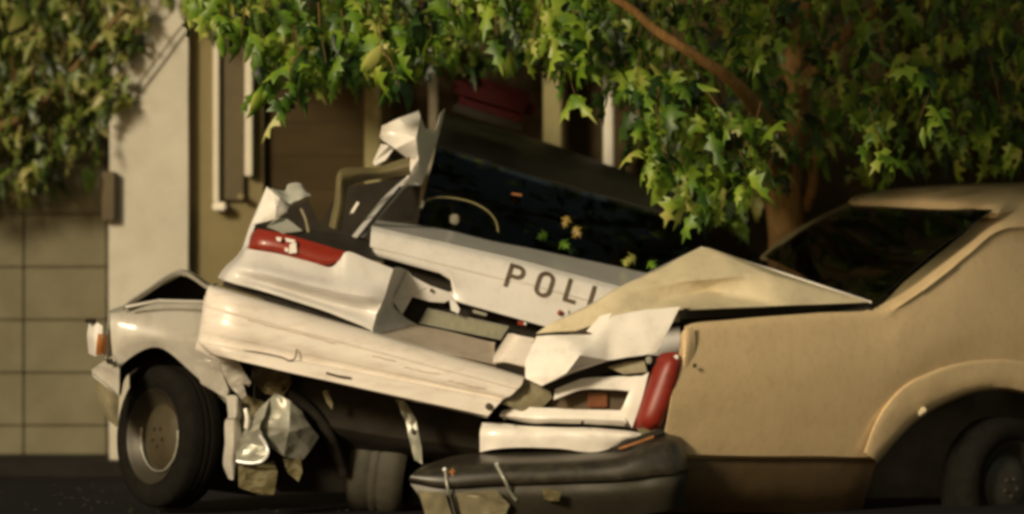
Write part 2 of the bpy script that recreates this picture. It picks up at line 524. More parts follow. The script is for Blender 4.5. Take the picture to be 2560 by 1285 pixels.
# ================================================================== TREES
LOBES = [
    [(0.03, -0.02), (0.22, 0.02), (0.13, -0.15), (0.46, -0.27), (0.18, -0.41), (0.13, -0.50), (0.27, -0.72), (0.08, -0.73)],
    [(0.05, -0.01), (0.22, -0.05), (0.26, -0.20), (0.36, -0.26), (0.33, -0.42), (0.26, -0.52), (0.25, -0.68), (0.12, -0.84)],
    [(0.03, -0.03), (0.12, -0.10), (0.17, -0.26), (0.24, -0.36), (0.22, -0.52), (0.19, -0.64), (0.14, -0.80), (0.06, -0.92)],
    [(0.04, 0.02), (0.30, 0.03), (0.17, -0.12), (0.50, -0.20), (0.22, -0.36), (0.14, -0.46), (0.30, -0.62), (0.09, -0.70)],
]
def leaf_geo(h, fold, curl, twist):
    out = [(0, 0.0)] + h + [(0, -1.0)] + [(-x, y * (0.94 if 0 < k < 6 else 1)) for k, (x, y) in enumerate(reversed(h))]
    def pt(x, y):
        return Vector((x, y, -fold * abs(x) - curl * (y + 0.25) ** 2 + twist * x * y))
    V = [pt(0, -0.18), pt(0, -0.46), pt(0, -0.72)]
    for x, y in out: V.append(pt(x, y))
    n = len(out)
    F = []
    def mid(y): return 0 if y > -0.30 else (1 if y > -0.60 else 2)
    for i in range(n):
        a, b = 3 + i, 3 + (i + 1) % n
        ma, mb = mid(out[i][1]), mid(out[(i + 1) % n][1])
        F.append([ma, a, b])
        if ma != mb: F.append([ma, b, mb])
    return V, F
LEAVES = [leaf_geo(LOBES[0], 0.45, 0.45, 0.2), leaf_geo(LOBES[1], 0.15, 0.8, -0.5), leaf_geo(LOBES[2], 0.9, 0.3, 0.6), leaf_geo(LOBES[3], 0.6, 0.6, -0.2), leaf_geo(LOBES[1], 0.7, -0.3, 0.4)]
LMIX = (0, 0, 0, 0, 3, 3, 3, 3, 1, 2)
leaf_me = {}
def leaf_mesh(m, k=0):
    key = (m.name, k)
    if key not in leaf_me:
        me = bpy.data.meshes.new("leaf")
        me.from_pydata(LEAVES[k][0], [], LEAVES[k][1]); me.materials.append(m)
        for p in me.polygons: p.use_smooth = True
        leaf_me[key] = me
    return leaf_me[key]

def leaf_matrix(p, size, rng):
    # tip hangs down, upper face turned out and up
    az = rng.gauss(0, 0.9)
    tilt = rng.gauss(math.radians(24), math.radians(22))
    roll = rng.gauss(0, 0.45)
    R = Matrix.Rotation(az, 3, 'Z') @ Matrix.Rotation(math.radians(90) - tilt, 3, 'X') @ Matrix.Rotation(roll, 3, 'Z')
    return Matrix.Translation(p) @ (R.to_4x4()) @ Matrix.Diagonal((size * rng.uniform(0.6, 1.0), size * rng.uniform(1.0, 1.35), size, 1))

def clear_of(p):
    # open lanes in the crown through which the lamp light reaches the two posts
    for (px, pt, pb, y) in ((1521, 180, 430, 3.3), (1381, 150, 370, 3.3)):
        a = P(px, (pt + pb) / 2, y)
        t = (a.y - p.y) / (-L.y)
        c = a + L * (t * 1.0)
        if t > -0.1 and abs(p.x - c.x) < 0.17 and abs(p.z - c.z) < 0.30: return True
    if p.y >= 1.2: return False
    # keep the air in front of the bare stretch of the slanting branch
    a, b = P(1880, 250, 0.6), P(1610, 50, 0.2)
    s = (DCAM + p.y) / DCAM
    q = Vector((p.x / s, 0, (p.z - HCAM) / s)); a = Vector((a.x / 1.02, 0, (a.z - HCAM) / 1.02)); b = Vector((b.x / 1.01, 0, (b.z - HCAM) / 1.01))
    t = max(0, min(1, (q - a).dot(b - a) / (b - a).length_squared))
    return (q - a.lerp(b, t)).length < 0.075

def grow_leaves(root, spots, m, rng, n_parts=300):
    """spots: (point, size). The nearest ones are single leaves, the rest one mass."""
    spots = [q for q in spots if not clear_of(q[0])]
    spots = sorted(spots, key=lambda t: t[0].y - t[1] * 3)
    base = base_of(root)
    inview = [s for s in spots if P(0, -40, s[0].y).x < s[0].x < P(2560, 0, s[0].y).x and s[0].z < P(0, -20, s[0].y).z]
    singles = inview[:n_parts]
    ids = set(id(s) for s in singles)
    for p, sz in singles:
        o = bpy.data.objects.new("leaf", leaf_mesh(m, rng.choice(LMIX)))
        COL.objects.link(o); o.parent = root
        o.matrix_local = leaf_matrix(p - base, sz, rng)
    V, F = [], []
    for s in spots:
        if id(s) in ids: continue
        mt = leaf_matrix(s[0] - base, s[1], rng)
        b0 = len(V)
        LV, LF = LEAVES[rng.choice(LMIX)]
        V += [mt @ v for v in LV]
        F += [[i + b0 for i in f] for f in LF]
    mm = bpy.data.meshes.new("foliage")
    mm.from_pydata(V, [], F); mm.materials.append(m)
    fo = bpy.data.objects.new("foliage", mm)
    COL.objects.link(fo); fo.parent = root
    fo["kind"] = "stuff"
    return fo

def lerp_tab(tab, x):
    if x <= tab[0][0]: return tab[0][1]
    for (a, ya), (b, yb) in zip(tab, tab[1:]):
        if x <= b: return ya + (yb - ya) * (x - a) / (b - a)
    return tab[-1][1]

rng = random.Random(11)
# maple over the police car
tree = thing("maple_tree", "broad leafy maple with an orange lit trunk hanging over the police car", "tree", (P(1965, 620, 2.6).x, 2.6, 0.0))
tb = tree.location
tube("trunk", [Vector((tb.x, 2.6, -0.02)), P(1968, 900, 2.6), P(1968, 620, 2.6), P(1958, 470, 2.55), P(1975, 300, 2.55), P(1990, 100, 2.6), P(2010, -260, 2.7)],
     [0.16, 0.125, 0.105, 0.10, 0.095, 0.085, 0.05], M['bark'], tree, seg=14, n=5)
tube("branch", [P(1962, 430, 2.55), P(1920, 320, 1.6), P(1845, 215, 0.5), P(1740, 140, 0.15), P(1640, 76, 0.1), P(1560, 10, 0.3), P(1400, -60, 0.5), P(1100, -120, 0.6), P(760, -110, 0.6)],
     [0.055, 0.045, 0.034, 0.028, 0.024, 0.022, 0.020, 0.016, 0.01], M['bark'], tree, seg=10)
tube("branch", [P(1980, 250, 2.55), P(2080, 120, 2.3), P(2200, 20, 2.0), P(2420, -90, 1.6)], [0.05, 0.04, 0.03, 0.015], M['bark'], tree, seg=10)
tube("branch", [P(2015, 520, 2.6), P(2030, 470, 2.5), P(2042, 380, 2.4), P(2100, 260, 2.2)], [0.03, 0.03, 0.025, 0.012], M['bark'], tree, seg=10)
tube("branch", [P(1990, 60, 2.6), P(1800, -120, 2.0), P(1500, -200, 1.4), P(1000, -230, 1.2)], [0.06, 0.05, 0.035, 0.015], M['bark'], tree, seg=10)

BOT = [(470, 45), (520, 70), (560, 120), (590, 165), (620, 110), (650, 170), (660, 280), (700, 275), (750, 300), (775, 315), (790, 230), (830, 190), (880, 215), (930, 225), (985, 270), (1010, 255),
       (1060, 215), (1100, 255), (1130, 200), (1180, 215), (1240, 185), (1290, 170), (1340, 190), (1390, 205), (1420, 290), (1470, 300), (1500, 200), (1540, 215), (1570, 270), (1590, 300), (1600, 420), (1640, 470),
       (1690, 590), (1740, 610), (1800, 590), (1850, 575), (1890, 520), (1930, 480), (1990, 470), (2010, 330), (2060, 300), (2110, 380), (2170, 420), (2220, 440), (2250, 420), (2300, 375), (2350, 400), (2450, 420), (2560, 430), (2900, 400)]
BOTB = [(470, 30), (640, 90), (760, 200), (1000, 170), (1130, 165), (1350, 150), (1500, 180), (1600, 330), (1700, 520), (1850, 560), (1950, 470), (2000, 380), (2080, 420), (2200, 430), (2330, 400), (2560, 420), (2900, 400)]
spots = []
# front sprays: short twigs carrying leaves, tips hanging at the lower edge
twV, twF = [], []
def spray(px, py, y, n, spread=0.10, size=(0.075, 0.16), drop=0.16):
    c = P(px, py, y)
    top = c + Vector((rng.uniform(-0.12, 0.12), rng.uniform(0.0, 0.25), drop + rng.uniform(0.05, 0.2)))
    v, f = tube_geo([top, top.lerp(c, 0.5) + Vector((rng.uniform(-.03, .03), 0, 0.02)), c], [0.006, 0.004, 0.002], 5)
    b0 = len(twV); twV.extend(v); twF.extend([[i + b0 for i in q] for q in f])
    for k in range(n):
        t = rng.random()
        q = top.lerp(c, t)
        q = q + Vector((rng.gauss(0, spread), rng.gauss(0, spread), rng.gauss(0.02, spread * 0.7)))
        spots.append((q, rng.uniform(*size)))
x = 480
while x < 2900:
    b = lerp_tab(BOT, x)
    yb = -70 if x < 1750 else -200
    py = b - 75
    while py > yb:
        if rng.random() < (0.60 if x < 1900 else 0.42):
            dens = rng.choice((4, 9, 12)) if x < 1950 else 5
            spray(x + rng.gauss(0, 22), py + rng.gauss(0, 14), rng.uniform(0.3, 1.7) + (0.5 if x > 1900 else 0), dens, 0.075)
        py -= rng.uniform(55, 95)
    x += rng.uniform(42, 64)
# bright sprays the photograph picks out
for (px, py) in [(690, 190), (720, 235), (745, 250), (600, 110), (560, 45), (1000, 215), (940, 170), (860, 150), (1240, 90), (1330, 110), (1440, 245), (1470, 225), (1590, 230), (1690, 215),
                 (1630, 400), (1650, 350), (1700, 470), (1715, 520), (1860, 490), (1870, 420), (1610, 300), (1820, 330), (2220, 385), (2290, 320), (1080, 130), (1480, 60), (1900, 150)]:
    spray(px, py, rng.uniform(0.0, 0.6), 10, 0.06, (0.10, 0.19))
# thin upper crown
for i in range(320):
    px = rng.uniform(500, 1800)
    spots.append((P(px, rng.uniform(-330, -60), rng.uniform(0.2, 1.6)), rng.uniform(0.09, 0.16)))
# back mass
for i in range(2700):
    px = rng.uniform(480, 2950)
    b = lerp_tab(BOTB, px)
    py = rng.uniform(-50 if px < 1750 else -300, b)
    spots.append((P(px, py, rng.uniform(1.6, 3.3)), rng.uniform(0.08, 0.15)))
# unseen crown added above the frame and towards the street to shade the right
for i in range(900):
    px = rng.uniform(1750, 3000)
    py = rng.uniform(-700, -120)
    spots.append((P(px, py, rng.uniform(0.5, 3.0)), rng.uniform(0.09, 0.15)))
tube("branch", [P(1990, -100, 2.6), Vector((0.9, 0.5, 3.9)), Vector((0.0, -1.6, 4.2)), Vector((-0.6, -3.4, 4.2))], [0.06, 0.05, 0.035, 0.015], M['bark'], tree, seg=10)  # unseen branch, added to carry the streetward shading leaves
for i in range(3000):  # leaf mass put in out of view to darken the upper right foliage
    a = rng.uniform(0, 2 * math.pi); q = rng.random() ** 0.5
    spots.append((Vector((-0.25 + 1.15 * q * math.cos(a), -2.6 + 1.2 * q * math.sin(a), rng.uniform(3.75, 5.0))), rng.uniform(0.12, 0.2)))
grow_leaves(tree, spots, M['leaf'], rng, 300)
mk("twigs", twV, twF, M['twig'], tree, kind="stuff")

# olive leaved tree in front of the block wall
def ty2(px): return rng.uniform(3.3, 3.8) if px < 250 else rng.uniform(3.28, 3.40)
tree2 = thing("olive_leaved_tree", "olive leaved tree hanging in front of the block wall and pillar", "tree", (P(-520, 900, 3.4).x, 3.4, 0.0))
t2 = tree2.location
tube("trunk", [Vector((t2.x, 3.4, -0.02)), P(-525, 900, 3.4), P(-500, 500, 3.4), P(-430, 200, 3.4), P(-380, -200, 3.4)], [0.12, 0.10, 0.09, 0.07, 0.04], M['bark'], tree2, seg=12)
tube("branch", [P(-490, 450, 3.4), P(-200, 380, 3.45), P(40, 300, 3.5), P(160, 200, 3.5), P(280, 60, 3.3), P(360, -40, 3.3)], [0.05, 0.04, 0.03, 0.022, 0.014, 0.008], M['twig'], tree2, seg=8)
tube("twig", [P(300, 150, 3.3), P(345, 85, 3.38), P(400, 20, 3.38)], 0.005, M['twig'], tree2, seg=6)
tube("twig", [P(330, 40, 3.35), P(352, 95, 3.38), P(385, 130, 3.38)], 0.005, M['twig'], tree2, seg=6)
BOT2 = [(-200, 540), (40, 530), (80, 545), (110, 520), (150, 470), (200, 460), (230, 400), (265, 360), (290, 290), (310, 240), (325, 160), (345, 90), (385, 45), (400, 10)]
spots = []; twV, twF = [], []
x = -180
while x < 390:
    b = lerp_tab(BOT2, x)
    py = b - 55
    while py > -50:
        if rng.random() < 0.85:
            spray(x + rng.gauss(0, 12), py + rng.gauss(0, 14), ty2(x), 5, 0.07, (0.09, 0.17))
        py -= rng.uniform(45, 75)
    x += rng.uniform(26, 40)
for i in range(700):
    px = rng.uniform(-300, 330)
    py = rng.uniform(-60, lerp_tab(BOT2, px) - 70)
    spots.append((P(px, py, ty2(px) + 0.05), rng.uniform(0.07, 0.12)))
grow_leaves(tree2, spots, M['leaf_olive'], rng, 200)
mk("twigs", twV, twF, M['twig'], tree2, kind="stuff")

# ================================================================== FRONT-WHEEL CAR (behind the police car's corner)
lc = thing("crushed_white_car", "white car with crushed front wing, popped bonnet and steered front wheel", "car", (P(420, 1285, 0.4).x, 0.4, 0.0))
def wheel_at(parent, c, axis, R, W, mrim, mtyre, spokes=True, rr=0.66, cap='cap'):
    ax = Vector(axis).normalized()
    w = lathe("wheel", [(0.02, W * 0.20), (R * 0.16, W * 0.22), (R * 0.40, W * 0.10), (R * 0.52, W * 0.16), (R * rr - 0.008, W * 0.42), (R * rr + 0.004, W * 0.47), (R * rr + 0.006, W * 0.40), (R * rr, -W * 0.45), (0.02, -W * 0.40)], c, ax, mrim, parent)
    lathe("tyre", [(R * rr, W * 0.42), (R * (rr + .06), W * 0.50), (R * 0.86, W * 0.52), (R * 0.965, W * 0.44), (R, W * 0.34), (R * 1.0, W * 0.12), (R * 0.985, W * 0.10), (R * 0.985, W * 0.06), (R, W * 0.04), (R, -W * 0.04), (R * 0.985, -W * 0.06), (R * 0.985, -W * 0.10), (R, -W * 0.12), (R, -W * 0.34), (R * 0.965, -W * 0.44), (R * 0.86, -W * 0.5), (R * rr, -W * 0.42)], c, ax, mtyre, w)
    if spokes:
        lathe("hub_cap", [(0.01, W * 0.34), (R * 0.10, W * 0.335), (R * 0.25, W * 0.31), (R * 0.38, W * 0.26), (R * 0.45, W * 0.20), (R * 0.45, W * 0.1)], c, ax, M[cap], w)
        a = ax.cross(Vector((0, 0, 1))).normalized(); b = ax.cross(a)
        if cap == 'cap':
            arcp = []
            for k in range(13):
                t = math.radians(-12 + 204 * k / 12)
                arcp.append(Vector(c) + ax * W * 0.27 + (a * math.cos(t) + b * math.sin(t) * (1 if b.z < 0 else -1)) * R * 0.49)
            tube("trim_ring", arcp, [0.0085 * (0.35 + 0.65 * abs(k - 6) / 6) for k in range(13)], M['dullmetal'], w, n=1)  # half ring shaped as the lower glint of the wheel trim
        a = ax.cross(Vector((0, 0, 1))).normalized(); b = ax.cross(a)
        for k in range(5):
            t = 2 * math.pi * (k + 0.3) / 5
            q = Vector(c) + ax * W * 0.34 + (a * math.cos(t) + b * math.sin(t)) * R * 0.13
            v, f = tube_geo([q - ax * 0.01, q + ax * 0.01], R * 0.026, 6)
            mk("wheel_nut", v, f, M['scuff'], w)
    return w
wheel_at(lc, P(424, 1092, 0.30), (-0.80, -0.59, 0.06), 0.36, 0.22, M['rim'], M['rubber'])

ftop = [(275, 775), (315, 762), (396, 749), (511, 752), (600, 770)]
def fy(px): return 0.16 + 0.10 * ((px - 430) / 200) ** 2
rows = []
rows.append([(px, py, fy(px) + 0.30) for px, py in ftop])
rows.append([(px, py + 8, fy(px) + 0.10) for px, py in ftop])
crease = [(276, 786), (312, 790), (396, 803), (506, 823), (600, 840)]
rows.append([(px, py, fy(px) + 0.00) for px, py in crease])
mid = [(278, 850), (308, 840), (396, 840), (490, 860), (600, 900)]
rows.append([(px, py, fy(px) - 0.03) for px, py in mid])
arch = [(292, 960), (312, 905), (396, 868), (484, 935), (566, 1010)]
rows.append([(px, py, fy(px) - 0.01) for px, py in arch])
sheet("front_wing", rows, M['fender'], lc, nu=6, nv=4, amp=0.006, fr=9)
archin = [(px + 3, py + 4, fy(px) + 0.22) for px, py in arch]
sheet("arch_liner", [[(px, py + 2, fy(px) + 0.0) for px, py in arch], archin, [(px + 10, py + 30, 0.7) for px, py in arch]], M['dark'], lc, nu=6, nv=3)
plate("arch_liner", [(320, 860, 0.72), (600, 860, 0.72), (640, 1240, 0.72), (330, 1200, 0.72)], M['dark'], lc, th=0.02)
# rear part of the wing: torn flap hanging down
plate("wing_flap", [(481, 905, 0.02), (512, 898, -0.02), (548, 905, -0.06), (556, 935, -0.03), (572, 975, -0.02), (566, 996, 0.0), (536, 978, 0.03), (503, 960, 0.05)], M['fender'], lc, sub=6, amp=0.010, fr=9, th=0.004, foil=True, angle=25)
plate("wing_flap", [(549, 898, -0.10), (576, 890, -0.13), (596, 905, -0.16), (612, 935, -0.12), (628, 958, -0.10), (622, 966, -0.08), (608, 960, -0.10), (616, 990, -0.07), (603, 998, -0.06), (572, 962, -0.08), (556, 930, -0.09)], M['fender'], lc, sub=7, amp=0.016, fr=9, th=0.004, foil=True, angle=25)
sheet("hanging_strip", [[(566, 990, 0.0), (590, 988, -0.05), (604, 1000, -0.02)], [(570, 1040, -0.02), (590, 1040, -0.06), (604, 1042, -0.02)], [(562, 1056, 0.02), (584, 1054, -0.02), (600, 1052, 0.02)], [(562, 1110, 0.0), (584, 1110, -0.05), (604, 1100, -0.01)], [(558, 1160, 0.02), (580, 1165, -0.02), (594, 1160, 0.0)], [(572, 1196, 0.03), (582, 1200, 0.0), (588, 1190, 0.02)]], M['fender'], lc, nu=3, nv=4, amp=0.01, fr=18)
plate("torn_liner", [(604, 985, 0.06), (650, 1000, 0.02), (694, 1022, 0.04), (668, 1060, 0.08), (640, 1110, 0.06), (612, 1140, 0.08), (600, 1060, 0.04)], M['olive'], lc, th=0.004, sub=6, amp=0.02, fr=8, foil=True, angle=30)
tube("trim_strip", [(614, 1022, -0.05), (618, 1045, -0.06), (616, 1070, -0.05)], 0.012, M['white'], lc)
# bonnet, buckled into a ridge
rid = [(308, 766), (366, 726), (451, 677), (526, 716), (600, 745)]
sheet("bonnet", [[(px, py + 9, 0.20) for px, py in rid], [(px, py, 0.23) for px, py in rid], [(px + 8, py + 2, 0.8) for px, py in rid], [(px + 20, py + 30, 1.7) for px, py in rid]], M['fender'], lc, nu=5, nv=3, linv=False, amp=0.006, fr=8)
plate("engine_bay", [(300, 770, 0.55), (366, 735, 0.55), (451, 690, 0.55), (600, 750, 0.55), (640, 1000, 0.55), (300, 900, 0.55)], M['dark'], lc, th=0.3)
plate("wing_edge_trim", [(312, 764, 0.14), (396, 748, 0.12), (511, 751, 0.13), (600, 768, 0.14), (600, 774, 0.135), (511, 757, 0.125), (396, 754, 0.115), (314, 770, 0.135)], M['fender'], lc, th=0.01)
# front end with the corner lamp
lm = sheet("corner_lamp", [[(222, 810, 0.30), (240, 806, 0.20), (256, 815, 0.18)], [(218, 840, 0.28), (238, 845, 0.16), (256, 845, 0.16)], [(222, 884, 0.30), (240, 890, 0.20), (254, 880, 0.2)]], M['clear'], lc, nu=4, nv=4, th=0.02)
sheet("indicator_lens", [[(245, 835, 0.15), (258, 835, 0.165), (270, 838, 0.21)], [(243, 862, 0.15), (257, 862, 0.165), (270, 866, 0.21)], [(240, 888, 0.18), (254, 884, 0.185), (266, 890, 0.22)]], M['amber'], lm, nu=4, nv=4, th=0.01)
box("lamp_housing", P(226, 802, 0.22), (0.05, 0.08, 0.02), M['dark'], lc, bev=0.004)
sheet("front_panel", [[(270, 775, 0.45), (278, 790, 0.22)], [(266, 850, 0.45), (278, 850, 0.20)], [(262, 900, 0.45), (290, 930, 0.20)]], M['fender'], lc, nu=3, nv=3)
plate("front_bumper", [(228, 925, 0.22), (256, 905, 0.14), (284, 888, 0.10), (300, 925, 0.10), (297, 985, 0.14), (270, 968, 0.12), (236, 940, 0.18)], M['fender'], lc, sub=2, amp=0.015, fr=14)
plate("bumper_bracket", [(262, 898, 0.07), (280, 896, 0.06), (284, 912, 0.06), (268, 910, 0.07)], M['dark'], lc)
sheet("bumper_skirt", [[(240, 950, 0.22), (270, 970, 0.15), (298, 990, 0.16)], [(246, 1000, 0.24), (274, 1020, 0.17), (296, 1030, 0.18)], [(270, 1050, 0.24), (286, 1062, 0.20), (296, 1070, 0.2)]], M['bare'], lc, nu=3, nv=3, amp=0.01, fr=14)

# ================================================================== POLICE CAR
pc = thing("police_car", "white police car tipped sideways, boot lid crushed and rear bumper torn loose", "police car", (P(1050, 1290, 0.9).x, 0.9, 0.0))
BM = M['bumper']
# rear bumper
def brow(Lp, Rp, y0, wrap=0.5):
    out = [(Lp[0] + 14, Lp[1] - 4, y0 + wrap), (Lp[0] + 1, Lp[1] - 1, y0 + 0.20)]
    for t in (0.0, 0.035, 0.1, 0.25, 0.45, 0.7, 0.88, 1.0):
        px = Lp[0] + (Rp[0] - Lp[0]) * t; py = Lp[1] + (Rp[1] - Lp[1]) * t
        out.append((px, py, y0 + 0.09 * max(0, 1 - t / 0.1) ** 2))
    return out
rows = [brow((530, 712), (1312, 940), -0.24), brow((523, 716), (1310, 944), -0.37), brow((516, 738), (1304, 962), -0.425), brow((512, 764), (1294, 972), -0.442), brow((511, 769), (1292, 974), -0.434), brow((505, 800), (1279, 987), -0.447), brow((501, 826), (1266, 994), -0.440), brow((500, 830), (1264, 995), -0.433),
        brow((497, 850), (1254, 1000), -0.425), brow((500, 858), (1252, 1004), -0.455), brow((520, 880), (1232, 1026), -0.46), brow((540, 890), (1217, 1045), -0.435), brow((556, 884), (1224, 1044), -0.15)]
bumper = sheet("rear_bumper", rows, BM, pc, nu=5, nv=3, amp=0.006, fr=4.5, angle=50)
# corner of the bumper skin folded down to the wheel
plate("bumper_corner", [(512, 740, -0.28), (524, 728, -0.30), (530, 860, -0.33), (548, 884, -0.34), (576, 892, -0.33), (584, 905, -0.30), (560, 905, -0.28), (520, 888, -0.26), (488, 872, -0.22), (496, 840, -0.25)], BM, pc, sub=1, amp=0.008, fr=12)
for (a, b_) in (((734, 878), (742, 874)), ((736, 900), (726, 906))):
    pass
bump_cast = None
tube("scuff_mark", [(590, 876, -0.44), (640, 880, -0.452), (700, 892, -0.458), (724, 902, -0.462), (738, 894, -0.462), (742, 872, -0.458)], 0.0035, M['scuff'], bumper)
tube("scuff_mark", [(815, 932, -0.470), (845, 940, -0.472), (876, 945, -0.470)], 0.005, M['scuff'], bumper)
for (pts) in ([(1010, 918), (1060, 930), (1100, 936)], [(620, 800), (760, 838), (840, 860)], [(1120, 952), (1180, 966), (1215, 972)], [(930, 890), (990, 903)]):
    bc_ = caster_late(bumper)
    D2 = densify([Vector((p[0], p[1], 0)) for p in pts], 6, True)
    tube("scratch", [P(q.x, q.y + rng.uniform(-1.5, 1.5), bc_(q.x, q.y, -0.44) - 0.0005) for q in D2], [0.0018 + 0.0012 * rng.random() for _ in D2], M['scratch'], bumper, n=1, seg=5)
lathe("bumper_bolt", [(0.014, 0.0), (0.018, 0.004), (0.016, 0.012), (0.004, 0.014)], P(1222, 1016, -0.463), (0, -1, 0), M['scuff'], bumper, 10)

# rear quarter below the tail lamp
rows = [
 [(612, 612, -0.02), (622, 622, -0.16), (694, 634, -0.19), (780, 656, -0.20), (826, 668, -0.20), (850, 648, -0.20), (870, 629, -0.20), (925, 650, -0.20), (983, 672, -0.20)],
 [(592, 640, -0.04), (612, 648, -0.20), (690, 664, -0.23), (775, 684, -0.24), (826, 694, -0.24), (850, 690, -0.24), (872, 688, -0.24), (922, 698, -0.24), (972, 706, -0.24)],
 [(566, 664, -0.06), (594, 668, -0.225), (683, 690, -0.30), (768, 712, -0.305), (820, 724, -0.305), (845, 730, -0.305), (868, 734, -0.305), (917, 742, -0.305), (960, 746, -0.27)],
 [(552, 682, -0.06), (582, 684, -0.225), (674, 710, -0.225), (760, 736, -0.225), (814, 752, -0.225), (840, 759, -0.225), (864, 764, -0.225), (910, 774, -0.225), (944, 780, -0.25)],
 [(546, 694, -0.06), (575, 697, -0.225), (670, 723, -0.275), (757, 750, -0.28), (812, 768, -0.28), (838, 777, -0.28), (863, 786, -0.28), (904, 800, -0.28), (934, 812, -0.28)],
 [(549, 700, -0.04), (575, 705, -0.24), (668, 731, -0.28), (755, 759, -0.285), (810, 777, -0.285), (836, 787, -0.285), (861, 797, -0.285), (900, 813, -0.285), (930, 827, -0.28)],
]
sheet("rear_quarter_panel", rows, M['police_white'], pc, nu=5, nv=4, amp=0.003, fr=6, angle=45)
sheet("bumper_gap_trim", [[(560, 700, -0.14), (670, 732, -0.20), (810, 778, -0.2), (932, 828, -0.2)], [(556, 716, -0.14), (668, 750, -0.20), (808, 796, -0.2), (932, 846, -0.2)]], M['dark'], pc, nu=4, nv=2)
# tail lamp
rows = [
 [(634, 572, -0.02), (650, 573, -0.13), (700, 582, -0.165), (760, 598, -0.17), (820, 616, -0.17), (868, 630, -0.165)],
 [(624, 590, -0.03), (640, 594, -0.16), (698, 604, -0.195), (758, 620, -0.20), (815, 638, -0.20), (858, 642, -0.195)],
 [(618, 610, -0.03), (634, 614, -0.165), (696, 624, -0.20), (756, 642, -0.205), (808, 658, -0.205), (846, 654, -0.20)],
 [(612, 622, -0.02), (630, 628, -0.14), (694, 640, -0.17), (756, 658, -0.18), (806, 672, -0.18), (838, 664, -0.175)],
]
tl = sheet("tail_lamp", rows, M['red'], pc, nu=4, nv=4, th=0.012)
for (a, b_, c_, d_) in [((690, 592), (704, 594), (702, 604), (692, 602)), ((712, 594), (738, 600), (736, 608), (716, 604)), ((724, 610), (740, 606), (742, 632), (722, 634)), ((712, 618), (722, 622), (720, 630), (712, 628))]:
    plate("lens_shard", [(*p, -0.222) for p in (a, b_, c_, d_)], M['clear'], tl, th=0.012)  # pale plates shaped as glints on the lamp
# edge of the outer skin beside the lamp
sheet("quarter_edge", [[(667, 466, 0.10), (672, 474, 0.06)], [(640, 528, 0.06), (646, 533, 0.02)], [(622, 572, 0.0), (634, 574, -0.03)], [(604, 626, -0.05), (616, 624, -0.10)], [(582, 660, -0.06), (598, 652, -0.14)]], M['police_white'], pc, nu=3, nv=4)
# peeled skin above the lamp
tp = [(667, 468, 0.05), (680, 478, 0.00), (700, 496, -0.02), (722, 516, 0.02), (716, 532, -0.02), (688, 548, -0.06), (640, 561, -0.05), (630, 558, -0.02), (645, 528, 0.0), (690, 522, -0.07)]
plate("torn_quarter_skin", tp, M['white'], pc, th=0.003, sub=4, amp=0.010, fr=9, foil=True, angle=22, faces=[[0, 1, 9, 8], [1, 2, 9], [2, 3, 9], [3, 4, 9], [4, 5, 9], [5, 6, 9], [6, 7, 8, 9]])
rows = [[(676, 470, 0.12), (711, 477, 0.16), (721, 460, 0.20), (750, 457, 0.20), (764, 473, 0.18)],
        [(690, 480, 0.04), (715, 490, 0.06), (730, 478, 0.10), (756, 476, 0.09), (775, 485, 0.10)],
        [(704, 496, 0.02), (720, 508, 0.03), (738, 500, 0.03), (758, 494, 0.04), (776, 490, 0.08)],
        [(718, 514, 0.04), (727, 518, 0.05), (744, 508, 0.06), (760, 500, 0.07), (776, 494, 0.10)]]
sheet("folded_skin", rows, M['greyflap'], pc, nu=4, nv=4, amp=0.012, fr=14)
plate("inner_flap", [(698, 544, -0.08), (717, 547, -0.02), (740, 564, -0.04), (757, 577, -0.03), (711, 582, -0.12), (668, 566, -0.13)], M['greyflap'], pc, sub=1, amp=0.01, fr=14)
sheet("lamp_shelf", [[(640, 562, -0.02), (720, 572, 0.02), (800, 578, 0.04), (930, 600, 0.04)], [(634, 573, -0.10), (720, 590, -0.13), (800, 612, -0.14), (925, 648, -0.14)]], M['dark'], pc, nu=4, nv=3)
# boot interior
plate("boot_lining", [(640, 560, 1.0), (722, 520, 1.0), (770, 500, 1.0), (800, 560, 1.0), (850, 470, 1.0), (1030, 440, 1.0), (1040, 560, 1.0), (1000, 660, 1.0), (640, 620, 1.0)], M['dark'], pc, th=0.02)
tube("boot_strut", [(752, 520, 0.10), (764, 548, 0.06), (772, 582, 0.0)], 0.008, M['bare'], pc)
# bent inner pillar
rows = [[(822, 566, 0.05), (836, 500, 0.08), (842, 440, 0.10), (858, 420, 0.14), (900, 418, 0.20), (945, 417, 0.24), (985, 404, 0.24), (1024, 392, 0.22)],
        [(836, 572, -0.01), (848, 508, 0.03), (852, 454, 0.06), (866, 440, 0.10), (902, 434, 0.15), (945, 432, 0.20), (988, 424, 0.20), (1024, 414, 0.18)],
        [(854, 576, 0.04), (864, 520, 0.06), (868, 474, 0.10), (876, 464, 0.14), (905, 455, 0.20), (945, 448, 0.24), (992, 442, 0.24), (1026, 438, 0.22)]]
sheet("bent_inner_pillar", rows, M['olive'], pc, nu=4, nv=4, th=0.006)
